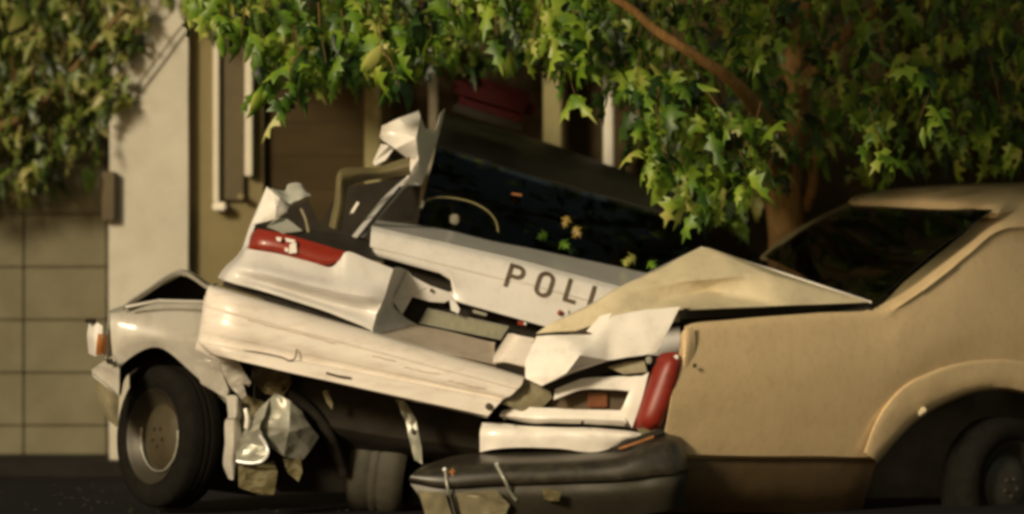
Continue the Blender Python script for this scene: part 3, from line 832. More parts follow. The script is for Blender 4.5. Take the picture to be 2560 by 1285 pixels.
# white rear pillar
sheet("rear_pillar", [[(880, 590, 0.05), (920, 540, 0.25), (958, 494, 0.45), (1004, 452, 0.65), (1020, 440, 0.7)], [(893, 592, 0.00), (930, 546, 0.20), (968, 500, 0.40), (1012, 460, 0.62), (1030, 450, 0.68)], [(912, 594, 0.05), (938, 556, 0.24), (974, 514, 0.44), (1018, 466, 0.65), (1050, 462, 0.7)]], M['police_white'], pc, nu=4, nv=3)
tube("pillar_seal", [(898, 592, -0.01), (940, 544, 0.20), (1000, 468, 0.55)], 0.006, M['dark'], pc)
plate("quarter_glass", [(1004, 466, 0.72), (1052, 463, 0.75), (1046, 520, 0.75), (1032, 550, 0.75), (955, 552, 0.66)], M['dark'], pc, th=0.006)
plate("glass_shard", [(871, 537, 0.10), (893, 503, 0.10), (898, 508, 0.10), (883, 532, 0.10)], M['clear'], pc, th=0.006)
# torn roof corner
hp = [(949, 342, 0.62), (956, 316, 0.60), (998, 296, 0.62), (1047, 277, 0.72), (1052, 295, 0.70), (1064, 322, 0.74), (1090, 325, 0.80), (1103, 282, 0.85), (1113, 273, 0.90), (1096, 342, 0.84), (1070, 423, 0.78), (1054, 464, 0.74), (1002, 464, 0.62), (1021, 437, 0.64), (1022, 398, 0.62), (989, 374, 0.56), (956, 352, 0.58), (1040, 345, 0.56), (1046, 400, 0.62)]
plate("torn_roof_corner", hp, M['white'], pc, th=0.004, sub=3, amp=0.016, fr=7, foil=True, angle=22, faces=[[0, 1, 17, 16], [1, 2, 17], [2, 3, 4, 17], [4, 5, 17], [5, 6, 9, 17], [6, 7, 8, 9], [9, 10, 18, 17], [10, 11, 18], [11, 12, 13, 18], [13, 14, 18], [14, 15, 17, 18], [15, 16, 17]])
plate("torn_roof_fin", [(953, 359, 0.55), (972, 364, 0.52), (984, 372, 0.55), (964, 400, 0.52), (936, 414, 0.50), (932, 406, 0.52)], M['clear'], pc, th=0.005)
plate("dark_roof_tear", [(954, 352, 0.60), (989, 373, 0.60), (1022, 398, 0.66), (1000, 405, 0.66), (968, 392, 0.62), (984, 374, 0.62)], M['dark'], pc, th=0.01)
# roof, beacon, rear window
roof_e = [(1090, 362), (1200, 395), (1340, 440), (1560, 502), (1720, 548)]
roof_t = [(1110, 282), (1240, 318), (1380, 360), (1520, 412), (1720, 480)]
sheet("roof", [[(px, py, 1.3) for px, py in roof_e], [((a[0] + b[0]) / 2, (a[1] + b[1]) / 2 - 6, 1.8) for a, b in zip(roof_e, roof_t)], [(px, py, 2.5) for px, py in roof_t], [(px + 6, py + 24, 3.2) for px, py in roof_t]], M['roof'], pc, nu=5, nv=4, amp=0.01, fr=3, th=0.02)
base = [(1044, 556), (1240, 602), (1400, 636), (1580, 678), (1720, 706)]
sheet("rear_window", [[(px, py, 0.80) for px, py in base], [((a[0] + b[0]) / 2, (a[1] + b[1]) / 2, 1.02) for a, b in zip(base, roof_e)], [(px, py + 4, 1.29) for px, py in roof_e]], M['glass'], pc, nu=4, nv=4, th=0.005)
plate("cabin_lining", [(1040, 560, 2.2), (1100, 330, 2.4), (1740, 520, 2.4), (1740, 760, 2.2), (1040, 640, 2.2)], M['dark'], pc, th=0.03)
sheet("parcel_shelf", [[(1044, 566, 0.84), (1240, 612, 0.84), (1400, 646, 0.84), (1720, 716, 0.84)], [(1060, 550, 2.15), (1240, 590, 2.15), (1400, 620, 2.15), (1720, 690, 2.15)]], M['dark'], pc, nu=3, nv=3)
rows = [[(1046, 575, 1.15), (1100, 580, 1.10), (1180, 600, 1.10), (1250, 620, 1.15)], [(1050, 518, 1.15), (1100, 505, 1.08), (1180, 520, 1.08), (1240, 560, 1.14)], [(1060, 500, 1.22), (1102, 494, 1.20), (1170, 504, 1.20), (1226, 534, 1.22)]]
sheet("seat_back", rows, M['dark'], pc, nu=4, nv=4, th=0.12)
tube("loose_window_trim", [(1046, 530, .84), (1056, 506, .86), (1100, 493, .88), (1165, 501, .88), (1212, 522, .86), (1238, 550, .82), (1246, 580, .79)], 0.004, M['olivetrim'], pc)
plate("window_corner_trim", [(1046, 520, 0.88), (1056, 500, 0.90), (1062, 506, 0.90), (1056, 520, 0.88)], M['greyflap'], pc, th=0.01)
box("speaker_grille", P(1136, 548, 0.80), (0.045, 0.02, 0.05), M['dullmetal'], pc, bev=0.008)
box("high_stop_lamp", P(1292, 486, 1.08), (0.06, 0.03, 0.010), M['rust'], pc, rot=Matrix.Rotation(math.radians(8), 3, 'Y'), bev=0.004)
rb = Matrix.Rotation(math.radians(17), 3, 'Y')
lb = box("light_bar", P(1236, 246, 1.9), (0.46, 0.22, 0.17), M['beacon'], pc, rot=rb, bev=0.05)
box("light_bar_foot", P(1222, 296, 1.9), (0.40, 0.18, 0.05), M['dark'], lb, rot=rb, bev=0.01)
# boot lid : deck and face
xs = [930, 1020, 1100, 1126, 1136, 1232, 1320, 1440, 1560, 1700]
rA = dict(zip(xs, [549, 560, 572, 577, 579, 603, 620, 645, 670, 702]))
rB = dict(zip(xs, [566, 586, 604, 609, 612, 634, 655, 687, 719, 755]))
rC = dict(zip(xs, [617, 640, 660, 667, 670, 693, 715, 748, 780, 816]))
rD = dict(zip(xs, [634, 661, 683, 700, 752, 779, 804, 838, 872, 905]))
def lx(x, k): return x - (8 * k if x == 930 else 0)
sheet("boot_deck", [[(x, rA[x], 0.74) for x in xs], [(x, (rA[x] * 0.55 + rB[x] * 0.45), 0.40) for x in xs], [(x, rB[x], 0.04) for x in xs]], M['police_white'], pc, nu=2, nv=5, amp=0.004, fr=4, th=0.01)
lid = sheet("boot_lid", [[(x, rB[x], 0.036) for x in xs], [(lx(x, .3), rB[x] * 0.7 + rC[x] * 0.3, -0.012) for x in xs], [(lx(x, .6), rC[x] - 3, -0.028) for x in xs], [(lx(x, .6), rC[x] + 2, -0.018 if x < 1250 else -0.027) for x in xs], [(lx(x, .8), rC[x] * 0.45 + rD[x] * 0.55, -0.030 if x < 1130 else -0.04) for x in xs], [(lx(x, 1), rD[x], -0.02 if x < 1130 else -0.055) for x in xs]], M['police_white'], pc, nu=3, nv=4, linu=True, angle=40, th=0.012)
lid_cast = caster(lid)
def lid_y(px, py):
    return lid_cast(px, py, lid_y0(px, py))
def lid_y0(px, py):
    b = lerp_tab(list(rC.items()), px); d = lerp_tab(list(rD.items()), px); bb = lerp_tab(list(rB.items()), px)
    if py > b: return -0.027 + (-0.055 + 0.027) * (py - b) / max(d - b, 1)
    return 0.036 + (-0.027 - 0.036) * min(1, (py - bb) / max(b - bb, 1) * 1.6)
# lettering, strokes of real thickness on the lid
ex, ey = Vector((0.958, 0.285)), Vector((0.30, -0.954))
def letter(name, org, strokes, w=9.5):
    V, F = [], []
    for st_ in strokes:
        pts = densify([Vector(org) + ex * p[0] + ey * p[1] for p in st_], 5, True)
        n = len(pts)
        for i in range(n):
            d = (pts[min(i + 1, n - 1)] - pts[max(i - 1, 0)]).normalized()
            nn = Vector((-d.y, d.x)) * w / 2
            for q in (pts[i] + nn, pts[i] - nn):
                y = lid_y(q.x, q.y)
                V.append(P(q.x, q.y, y - 0.009)); V.append(P(q.x, q.y, y - 0.001))
        b0 = len(V) - 4 * n
        for i in range(n - 1):
            a, b_ = b0 + 4 * i, b0 + 4 * (i + 1)
            F.append([a, b_, b_ + 2, a + 2]); F.append([a, a + 1, b_ + 1, b_]); F.append([a + 2, b_ + 2, b_ + 3, a + 3])
        F.append([b0, b0 + 2, b0 + 3, b0 + 1]); e = b0 + 4 * (n - 1); F.append([e, e + 1, e + 3, e + 2])
    return mk(name, V, F, M['letter'], lid, smooth=False)
H = 56
def arc(cx, cy, rx, ry, a0, a1, n=9):
    return [(cx + rx * math.cos(math.radians(a0 + (a1 - a0) * i / n)), cy + ry * math.sin(math.radians(a0 + (a1 - a0) * i / n))) for i in range(n + 1)]
letter("letter", (1263, 714), [[(0, -2), (0, H)], [(-4, H - 2), (16, H - 2)] + arc(20, H - 15, 13, 13, 90, -90) + [(0, H - 28)]])
letter("letter", (1338, 733), [arc(15, H - 15, 17, 15, 0, 180) + arc(15, 15, 17, 15, 180, 360) + [(32, H - 15)]])
letter("letter", (1410, 750), [[(0, H), (0, 2)], [(-4, 2), (27, 2)]])
letter("letter", (1470, 768), [[(0, 0), (0, H)]])
letter("letter", (1516, 784), [arc(16, H - 16, 17, 15, 30, 180) + arc(16, 15, 17, 15, 180, 330)])
letter("letter", (1588, 802), [[(0, -2), (0, H)], [(-4, H - 2), (28, H - 2)], [(0, H / 2), (22, H / 2)], [(-4, 2), (28, 2)]])
lathe("lid_lock", [(0.014, 0.0), (0.014, 0.010), (0.010, 0.014), (0.002, 0.016)], P(1400, 782, -0.045), (0, -1, 0), M['darkred'], lid, 14)
box("lock_glint_cap", P(1417, 777, -0.055), (0.008, 0.008, 0.016), M['silver'], lid, bev=0.002)
# recess for the plate
plate("plate_recess", [(1018, 676, 0.01), (1031, 691, 0.01), (1077, 715, 0.01), (1122, 731, 0.0), (1136, 726, 0.0), (1138, 752, 0.0), (1124, 750, 0.02), (1110, 757, 0.03), (1075, 754, 0.03), (1031, 742, 0.03), (1005, 787, 0.03), (981, 752, 0.02)], M['police_white'], pc, sub=1, th=0.01)
lathe("recess_bolt", [(0.010, 0.0), (0.010, 0.004), (0.002, 0.005)], P(1079, 726, -0.002), (0, -1, 0), M['scuff'], pc, 10)
sheet("recess_wall", [[(983, 672, -0.20), (1000, 670, -0.08), (1019, 676, 0.02)], [(957, 752, -0.26), (968, 752, -0.08), (983, 752, 0.03)], [(936, 798, -0.262), (962, 792, -0.10), (1006, 788, 0.03)], [(930, 832, -0.29), (975, 834, -0.14), (1044, 812, 0.02)]], M['police_white'], pc, nu=4, nv=4)
plate("boot_floor", [(960, 640, 0.12), (1140, 690, 0.12), (1420, 820, 0.12), (1420, 900, 0.12), (960, 850, 0.12)], M['dark'], pc, th=0.02)
plt = plate("licence_plate", [(1070, 772, 0.06), (1272, 817, 0.03), (1252, 849, 0.0), (1048, 807, 0.03)], M['platem'], pc, th=0.004)
tube("plate_rim", [(1070, 772, 0.055), (1272, 817, 0.025), (1252, 849, -0.005), (1048, 807, 0.025), (1070, 772, 0.055)], 0.003, M['dullmetal'], plt, lin=True, n=1)
box("plate_lamp", P(1200, 782, 0.03), (0.075, 0.03, 0.016), M['dullmetal'], pc, rot=Matrix.Rotation(math.radians(15), 3, 'Y'), bev=0.004)
plate("plate_bracket", [(1124, 748, -0.03), (1136, 752, -0.04), (1150, 772, -0.03), (1146, 784, -0.02), (1128, 776, -0.02)], M['silver'], pc, th=0.006, sub=1, amp=0.012, fr=40)
box("reflector", P(1303, 808, -0.03), (0.038, 0.02, 0.02), M['red'], pc, rot=Matrix.Rotation(math.radians(15), 3, 'Y'), bev=0.004)
box("reflector_glint", P(1313, 809, -0.05), (0.014, 0.012, 0.014), M['silver'], pc, bev=0.003)
sheet("bumper_step", [[(1004, 795, 0.04), (1040, 811, 0.02), (1120, 828, 0.0), (1212, 851, -0.02), (1238, 856, -0.06)], [(985, 812, -0.02), (1045, 823, -0.05), (1120, 842, -0.06), (1214, 864, -0.08), (1236, 868, -0.10)], [(945, 838, -0.25), (1062, 869, -0.25), (1130, 884, -0.25), (1222, 905, -0.25), (1240, 910, -0.25)]], M['step'], pc, nu=4, nv=4)
sheet("recess_wall", [[(1270, 834, -0.03), (1282, 834, -0.14), (1296, 838, -0.20), (1336, 846, -0.20)], [(1248, 868, -0.10), (1262, 868, -0.20), (1280, 872, -0.24), (1326, 882, -0.24)], [(1224, 905, -0.22), (1246, 905, -0.27), (1264, 905, -0.28), (1314, 917, -0.28)]], M['bumper'], pc, nu=4, nv=4)
sheet("bumper_gap_trim", [[(1246, 908, -0.26), (1316, 926, -0.26)], [(1240, 920, -0.30), (1314, 940, -0.30)]], M['dark'], pc, nu=2, nv=2)
# torn end of the bumper beam
plate("bumper_beam_end", [(1300, 948, -0.36), (1330, 958, -0.34), (1376, 980, -0.36), (1380, 996, -0.36), (1352, 1022, -0.36), (1300, 1026, -0.38), (1252, 1010, -0.40)], M['bare'], pc, sub=1, amp=0.015, fr=14)
# underside
sheet("fuel_tank", [[(640, 900, 0.15), (900, 960, 0.15), (1200, 1030, 0.15)], [(640, 1010, 0.10), (900, 1080, 0.10), (1200, 1120, 0.12)], [(660, 1060, 0.3), (900, 1130, 0.3), (1200, 1160, 0.3)]], M['dark'], pc, nu=4, nv=4, th=0.05, amp=0.03, fr=5)
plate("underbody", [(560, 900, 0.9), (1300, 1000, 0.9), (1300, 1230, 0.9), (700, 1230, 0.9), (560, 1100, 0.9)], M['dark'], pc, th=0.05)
wheel_at(pc, P(962, 1160, 0.50), (0.97, -0.18, -0.16), 0.262, 0.29, M['rubber'], M['tyre2'], spokes=False)
tube("axle_tube", [(640, 1075, 0.55), (800, 1110, 0.55), (960, 1160, 0.55), (1250, 1180, 0.6)], 0.045, M['dark'], pc)
tube("exhaust_pipe", [(700, 975, 0.0), (760, 1010, 0.05), (820, 1080, 0.1), (860, 1180, 0.25)], 0.03, M['dark'], pc, seg=10)
plate("hanging_strap", [(988, 998, -0.12), (1012, 1002, -0.12), (1040, 1050, -0.14), (1054, 1120, -0.16), (1056, 1160, -0.16), (1036, 1150, -0.16), (1022, 1090, -0.15), (1008, 1040, -0.14)], M['dullmetal'], pc, sub=2, amp=0.02, fr=18, th=0.008)
box("strap_hole_bolt", P(1032, 1078, -0.17), (0.014, 0.012, 0.03), M['scuff'], pc, bev=0.003)
plate("torn_bracket", [(806, 978, -0.05), (818, 976, -0.08), (832, 1010, -0.06), (830, 1024, -0.05), (816, 1006, -0.05)], M['bare'], pc, th=0.006)

# crumpled shield under the corner
cs = thing("crumpled_heat_shield", "crumpled silver sheet metal hanging under the torn bumper beside the steered wheel", "scrap metal", tuple(P(660, 1250, 0.0)))
hv = [(682, 1022, -0.02), (716, 1036, -0.08), (742, 1060, -0.05), (758, 1090, -0.02), (778, 1118, 0.02), (760, 1146, 0.0), (744, 1166, 0.05), (704, 1156, -0.02), (676, 1138, 0.0), (650, 1092, -0.06), (662, 1050, -0.02), (715, 1095, -0.14)]
plate("scrap_sheet", hv, M['dullmetal'], cs, th=0.003, sub=6, amp=0.035, fr=5.5, foil=True, angle=22, faces=[[0, 1, 11], [0, 11, 10], [1, 2, 11], [2, 3, 11], [3, 4, 11], [4, 5, 11], [5, 6, 11], [6, 7, 11], [7, 8, 11], [8, 9, 11], [9, 10, 11]])
plate("scrap_sheet", [(672, 1034, -0.04), (662, 1070, -0.08), (650, 1096, -0.12), (668, 1134, -0.10), (664, 1164, -0.08), (598, 1170, -0.06), (600, 1130, 0.02), (630, 1076, 0.0)], M['dullmetal'], cs, th=0.003, sub=7, amp=0.03, fr=6, foil=True, angle=22)
tube("bright_edge", [(600, 1167, -0.09), (632, 1171, -0.11), (656, 1166, -0.12), (668, 1150, -0.13), (664, 1132, -0.12), (650, 1110, -0.12)], 0.0075, M['silver'], cs)  # silver tube drawn as the glint along the folded edge
plate("scrap_sheet", [(604, 1176, -0.02), (640, 1178, -0.05), (680, 1165, 0.0), (690, 1190, -0.04), (682, 1238, -0.02), (655, 1240, -0.06), (606, 1224, 0.0)], M['olive'], cs, th=0.003, sub=6, amp=0.03, fr=11, foil=True, angle=22)
plate("scrap_sheet", [(700, 1160, 0.04), (740, 1162, 0.0), (744, 1190, 0.02), (736, 1212, 0.0), (712, 1190, 0.03)], M['olive'], cs, th=0.003, sub=6, amp=0.025, fr=12, foil=True, angle=22)
cs.scale = (1.14, 1.0, 1.16)
plate("scrap_sheet", [(640, 940, 0.02), (712, 950, -0.06), (720, 1000, 0.0), (700, 1030, -0.04), (660, 1020, 0.0), (630, 990, 0.04)], M['brownbox'], cs, th=0.003, sub=6, amp=0.03, fr=11, foil=True, angle=22)

# ================================================================== CREAM/WHITE CAR with dark bumper
rc = thing("crushed_cream_car", "cream saloon with crushed rear corner, upright red tail lamp and dark bumper", "car", (P(2000, 1290, 0.8).x, 0.8, 0.0))
def ys(px, py=900): return -0.42 + (px - 1700) / 530.0 * 0.72 + 4.5e-7 * (px - 1700) * abs(px - 1700) + 0.00030 * max(0, 880 - py)
T = [(1712, 815), (1744, 806), (1820, 800), (1900, 793), (2050, 782), (2186, 771), (2260, 712), (2335, 652), (2410, 590), (2480, 530), (2560, 516), (2760, 512)]
B = [(1655, 1132), (1700, 1134), (1800, 1138), (1900, 1140), (2050, 1140), (2195, 1138), (2247, 1080), (2333, 1012), (2420, 975), (2500, 965), (2600, 985), (2760, 1140)]
rows = []
for v in (0, 0.04, 0.15, 0.35, 0.6, 0.85, 0.97, 1.0):
    r = []
    for (a, b_) in zip(T, B):
        px = a[0] + (b_[0] - a[0]) * v; py = a[1] + (b_[1] - a[1]) * v
        y = ys(px, py) - 0.05 * math.sin(math.pi * min(1, v * 1.0)) + (0.03 if v == 0 else 0)
        if a[0] >= 2186 and v < 0.1:
            k = min(1, (a[0] - 2186) / 90)
            if v == 0: px -= 4 * k; py -= 4 * k; y += 0.20 * k
            else: py += 24 * k; px += 14 * k
        r.append((px, py, y))
    rows.append(r)
side = sheet("rear_wing", rows, M['tan'], rc, nu=4, nv=3, amp=0.006, fr=3.0, angle=50)
lathe("side_bolt", [(0.011, 0.0), (0.011, 0.006), (0.002, 0.008)], P(1736, 914, ys(1736) - 0.07), (0.5, -0.8, 0), M['scuff'], side, 10)
# rounded rear corner between lamp and side
rows = [[(1700, 836, -0.36), (1712, 824, -0.42), (1734, 816, -0.395)], [(1702, 884, -0.40), (1714, 870, -0.446), (1738, 866, -0.40)], [(1692, 960, -0.43), (1702, 960, -0.458), (1724, 960, -0.42)], [(1668, 1050, -0.43), (1678, 1055, -0.462), (1700, 1060, -0.43)], [(1652, 1100, -0.40), (1664, 1108, -0.445), (1688, 1116, -0.41)]]
sheet("corner_skin", rows, M['tan'], rc, nu=4, nv=4)
# lower body
lxs = (1650, 1700, 1800, 1950, 2100, 2196)
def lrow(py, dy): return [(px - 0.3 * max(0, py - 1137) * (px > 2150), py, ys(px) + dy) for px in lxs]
sheet("lower_body", [lrow(1126, 0.0), lrow(1134, 0.008), lrow(1142, 0.03), lrow(1150, 0.075), lrow(1156, 0.14), lrow(1160, 0.20)], M['tan'], rc, nu=4, nv=3, amp=0.008, fr=5, angle=60)
sheet("sill_cladding", [lrow(1140, 0.07), lrow(1160, 0.045), lrow(1200, 0.06), lrow(1240, 0.10), lrow(1282, 0.2)], M['clad'], rc, nu=4, nv=3, amp=0.008, fr=5)  # dark sheet drawn in where the side falls into shadow
# arch lip
inner = [(2186, 1150), (2247, 1082), (2333, 1014), (2420, 977), (2500, 967), (2600, 987), (2760, 1142)]
outer = [(2160, 1130), (2196, 1040), (2256, 968), (2340, 925), (2440, 902), (2560, 905), (2680, 960), (2810, 1110)]
inner = [(2188, 1150), (2247, 1082), (2300, 1034), (2360, 1000), (2440, 972), (2540, 972), (2640, 1014), (2760, 1142)]
sheet("wheel_arch_lip", [[(px, py, ys(px) - 0.040) for px, py in outer], [(a[0] * .85 + b_[0] * .15, a[1] * .85 + b_[1] * .15, ys(a[0]) - 0.054) for a, b_ in zip(outer, inner)], [(px, py, ys(px) - 0.048) for px, py in inner], [(px + 4, py + 10, ys(px) + 0.1) for px, py in inner]], M['tan'], rc, nu=5, nv=4, amp=0.010, fr=7)
box("arch_glint_clip", P(2304, 1028, ys(2304) - 0.06), (0.05, 0.02, 0.03), M['lidpaint'], rc, rot=Matrix.Rotation(-0.6, 3, 'Y'), bev=0.006)  # small pale block standing for the glint on the arch edge
plate("arch_liner", [(2150, 1140, 1.5), (2300, 960, 1.5), (2640, 950, 1.62), (2700, 1000, 1.62), (2700, 1290, 1.62), (2150, 1290, 1.5)], M['dark'], rc, th=0.05)
wheel_at(rc, P(2500, 1240, 1.02) + Vector((0, 0, 0.05)), (0.66, -0.75, 0), 0.36, 0.22, M['darkrim'], M['rubber'], cap='darkrim')
# far side cabin: rear glass, pillar, roof
sheet("rear_window", [[(1912, 640, 1.55), (2040, 700, 1.0), (2180, 762, 0.42)], [(2016, 560, 1.9), (2160, 600, 1.4), (2330, 632, 0.72)], [(2124, 512, 2.2), (2290, 516, 1.7), (2480, 524, 1.0)]], M['glass'], rc, nu=4, nv=4, th=0.005)
sheet("far_pillar", [[(1900, 642, 1.58), (1960, 592, 1.75), (2040, 545, 1.95), (2120, 506, 2.2)], [(1920, 644, 1.53), (1976, 600, 1.70), (2050, 556, 1.90), (2134, 516, 2.15)]], M['olive'], rc, nu=4, nv=2, th=0.02)
sheet("roof", [[(2118, 512, 2.2), (2220, 516, 1.9), (2335, 522, 1.5), (2474, 532, 1.05), (2560, 526, 1.36), (2760, 524, ys(2760) + 0.14), (3300, 540, ys(3300) + 0.1)], [(2128, 498, 2.25), (2225, 492, 2.0), (2340, 492, 1.65), (2486, 502, 1.3), (2570, 498, 1.55), (2770, 496, ys(2760) + 0.35), (3300, 512, ys(3300) + 0.3)], [(2160, 486, 2.6), (2240, 472, 2.5), (2350, 464, 2.4), (2500, 460, 2.3), (2600, 458, 2.4), (2800, 460, 2.9), (3300, 480, 4.6)], [(2260, 490, 3.4), (2330, 474, 3.4), (2440, 468, 3.4), (2580, 464, 3.4), (2700, 464, 3.5), (2900, 468, 4.0), (3300, 486, 5.4)]], M['tan'], rc, nu=4, nv=4, th=0.03)
plate("cabin_lining", [(1920, 660, 2.9), (2130, 520, 3.2), (2700, 525, 3.2), (2800, 800, 2.9), (2000, 800, 2.9)], M['dark'], rc, th=0.03)
sheet("seat_back", [[(2080, 720, 1.9), (2240, 730, 1.5), (2420, 740, 1.2)], [(2110, 640, 1.9), (2260, 640, 1.5), (2430, 650, 1.2)], [(2120, 628, 2.0), (2265, 628, 1.6), (2430, 636, 1.3)]], M['dark'], rc, nu=4, nv=4, th=0.1)
# door ahead of the wheel (outside the frame)
sheet("door", [[(2770, 800, ys(2770)), (3000, 800, ys(3000)), (3300, 800, ys(3300))], [(2770, 980, ys(2770) - 0.04), (3000, 980, ys(3000) - 0.04), (3300, 980, ys(3300) - 0.04)], [(2766, 1140, ys(2770)), (3000, 1140, ys(3000)), (3300, 1140, ys(3300))]], M['tan'], rc, nu=3, nv=3)
sheet("side_window", [[(2770, 520, ys(2770) + 0.12), (3300, 535, ys(3300) + 0.12)], [(2770, 796, ys(2770) + 0.01), (3300, 796, ys(3300) + 0.01)]], M['glass'], rc, nu=3, nv=3, th=0.005)
# boot opening under the flung lid
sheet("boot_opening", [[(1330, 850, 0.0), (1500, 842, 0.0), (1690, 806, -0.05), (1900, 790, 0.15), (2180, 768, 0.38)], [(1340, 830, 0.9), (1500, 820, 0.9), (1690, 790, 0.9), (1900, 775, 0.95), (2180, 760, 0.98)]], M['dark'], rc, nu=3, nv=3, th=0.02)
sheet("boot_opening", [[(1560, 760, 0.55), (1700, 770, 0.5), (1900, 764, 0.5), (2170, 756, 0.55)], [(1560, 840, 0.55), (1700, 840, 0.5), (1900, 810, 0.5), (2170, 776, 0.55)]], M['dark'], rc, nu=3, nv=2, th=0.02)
# flung lid
fv = [(1340, 834, -0.14), (1372, 812, -0.13), (1420, 790, -0.12), (1486, 757, -0.11), (1533, 727, -0.09), (1640, 674, 0.06), (1752, 619, 0.32), (1772, 621, 0.33), (1960, 684, 0.36), (2178, 756, 0.38),
      (1944, 765, 0.06), (1738, 772, -0.22), (1700, 772, -0.25), (1600, 790, -0.22), (1520, 800, -0.24), (1440, 826, -0.22),
      (1580, 727, -0.06), (1700, 706, 0.02), (1841, 694, 0.08), (1935, 690, 0.14), (1650, 752, -0.02), (1770, 724, 0.10)]
ff = [[0, 1, 15], [1, 2, 14, 15], [2, 3, 14], [3, 4, 16, 14], [14, 16, 20, 13], [4, 5, 17, 16], [5, 6, 18, 17], [6, 7, 19, 18], [7, 8, 19], [8, 9, 19], [16, 17, 21, 20], [17, 18, 21], [18, 19, 10, 21], [19, 9, 10], [20, 21, 11, 12], [21, 10, 11], [13, 20, 12]]
fl = plate("flung_boot_lid", fv, M['lidpaint'], rc, th=0.006, faces=ff, sub=5, amp=0.012, fr=3.2, foil=True, angle=65)
fl["label"] = "buckled boot lid thrown up over the rear corner"
tube("lid_edge", [(1752, 619, 0.31), (1960, 684, 0.35), (2178, 756, 0.37)], 0.006, M['white'], fl, lin=True)
tube("lid_edge", [(1372, 812, -0.135), (1486, 757, -0.115), (1533, 727, -0.095), (1640, 674, 0.055), (1752, 619, 0.315)], 0.004, M['fender'], fl, lin=True)
sheet("lid_lower_lip", [[(1700, 772, -0.25), (1738, 772, -0.22), (1944, 766, 0.06), (2176, 757, 0.37)], [(1700, 798, -0.20), (1742, 796, -0.17), (1944, 784, 0.10), (2170, 764, 0.38)]], M['dark'], fl, nu=4, nv=2)
plate("hinge_stub", [(1530, 760, -0.04), (1560, 742, -0.02), (1576, 752, -0.03), (1566, 770, -0.06), (1536, 776, -0.07)], M['dullmetal'], rc, th=0.02)
plate("torn_tab", [(1466, 828, -0.30), (1500, 790, -0.28), (1530, 782, -0.28), (1518, 806, -0.30), (1490, 836, -0.32)], M['white'], rc, th=0.006)
# crumpled white rear panel
cv = [(1341, 841, -0.40), (1400, 838, -0.42), (1477, 837, -0.44), (1532, 790, -0.42), (1614, 774, -0.40), (1700, 768, -0.36), (1672, 826, -0.40), (1641, 880, -0.43), (1614, 887, -0.45), (1523, 901, -0.48), (1432, 933, -0.50), (1354, 965, -0.50), (1313, 946, -0.46), (1313, 905, -0.44), (1450, 888, -0.60), (1416, 934, -0.58)]
cf = [[0, 1, 14, 13], [1, 2, 14], [13, 14, 15, 12], [12, 15, 11], [15, 10, 11], [2, 3, 9, 14], [3, 4, 8, 9], [4, 5, 6, 8], [6, 7, 8], [14, 9, 10, 15]]
plate("crumpled_rear_panel", cv, M['white'], rc, th=0.004, faces=cf, sub=5, amp=0.012, fr=4, foil=True, angle=60)
sheet("panel_gap", [[(1354, 966, -0.36), (1432, 934, -0.36), (1523, 902, -0.34), (1614, 888, -0.32), (1650, 890, -0.32)], [(1390, 980, -0.36), (1454, 950, -0.36), (1530, 930, -0.34), (1614, 925, -0.32), (1645, 925, -0.32)]], M['dark'], rc, nu=4, nv=2)
box("panel_clip", P(1622, 900, -0.46), (0.03, 0.03, 0.035), M['dullmetal'], rc, bev=0.006)
plate("inner_gusset", [(1520, 918, -0.40), (1560, 906, -0.40), (1610, 900, -0.40), (1618, 930, -0.42), (1560, 935, -0.42)], M['bare'], rc, th=0.006)
# rear face with recess : four borders round the opening
WHT = M['white']
sheet("rear_panel_top", [[(1388, 972, -0.36), (1454, 947, -0.36), (1530, 942, -0.37), (1590, 940, -0.39), (1616, 940, -0.40)], [(1384, 998, -0.42), (1456, 972, -0.42), (1530, 973, -0.43), (1576, 977, -0.44), (1604, 980, -0.44)]], WHT, rc, nu=4, nv=3, amp=0.006, fr=14)
sheet("rear_panel_side", [[(1574, 976, -0.44), (1592, 950, -0.43), (1622, 930, -0.42)], [(1560, 1010, -0.45), (1580, 1005, -0.455), (1604, 1000, -0.45)], [(1548, 1030, -0.45), (1566, 1048, -0.455), (1580, 1070, -0.45)]], WHT, rc, nu=4, nv=4)
sheet("rear_panel_bottom", [[(1256, 1026, -0.34), (1300, 1018, -0.36), (1366, 1020, -0.40), (1460, 1024, -0.42), (1552, 1026, -0.44)], [(1250, 1036, -0.36), (1320, 1044, -0.40), (1380, 1046, -0.44), (1470, 1048, -0.46), (1566, 1052, -0.46)], [(1250, 1042, -0.32), (1322, 1058, -0.36), (1382, 1058, -0.40), (1470, 1060, -0.42), (1572, 1066, -0.42)]], WHT, rc, nu=4, nv=3, amp=0.006, fr=12)
plate("recess_back", [(1380, 1002, -0.30), (1454, 970, -0.30), (1580, 974, -0.32), (1556, 1030, -0.32), (1366, 1026, -0.30)], M['clad'], rc, th=0.01)
box("recess_reflector", P(1494, 1000, -0.33), (0.10, 0.02, 0.075), M['recess'], rc, bev=0.006)
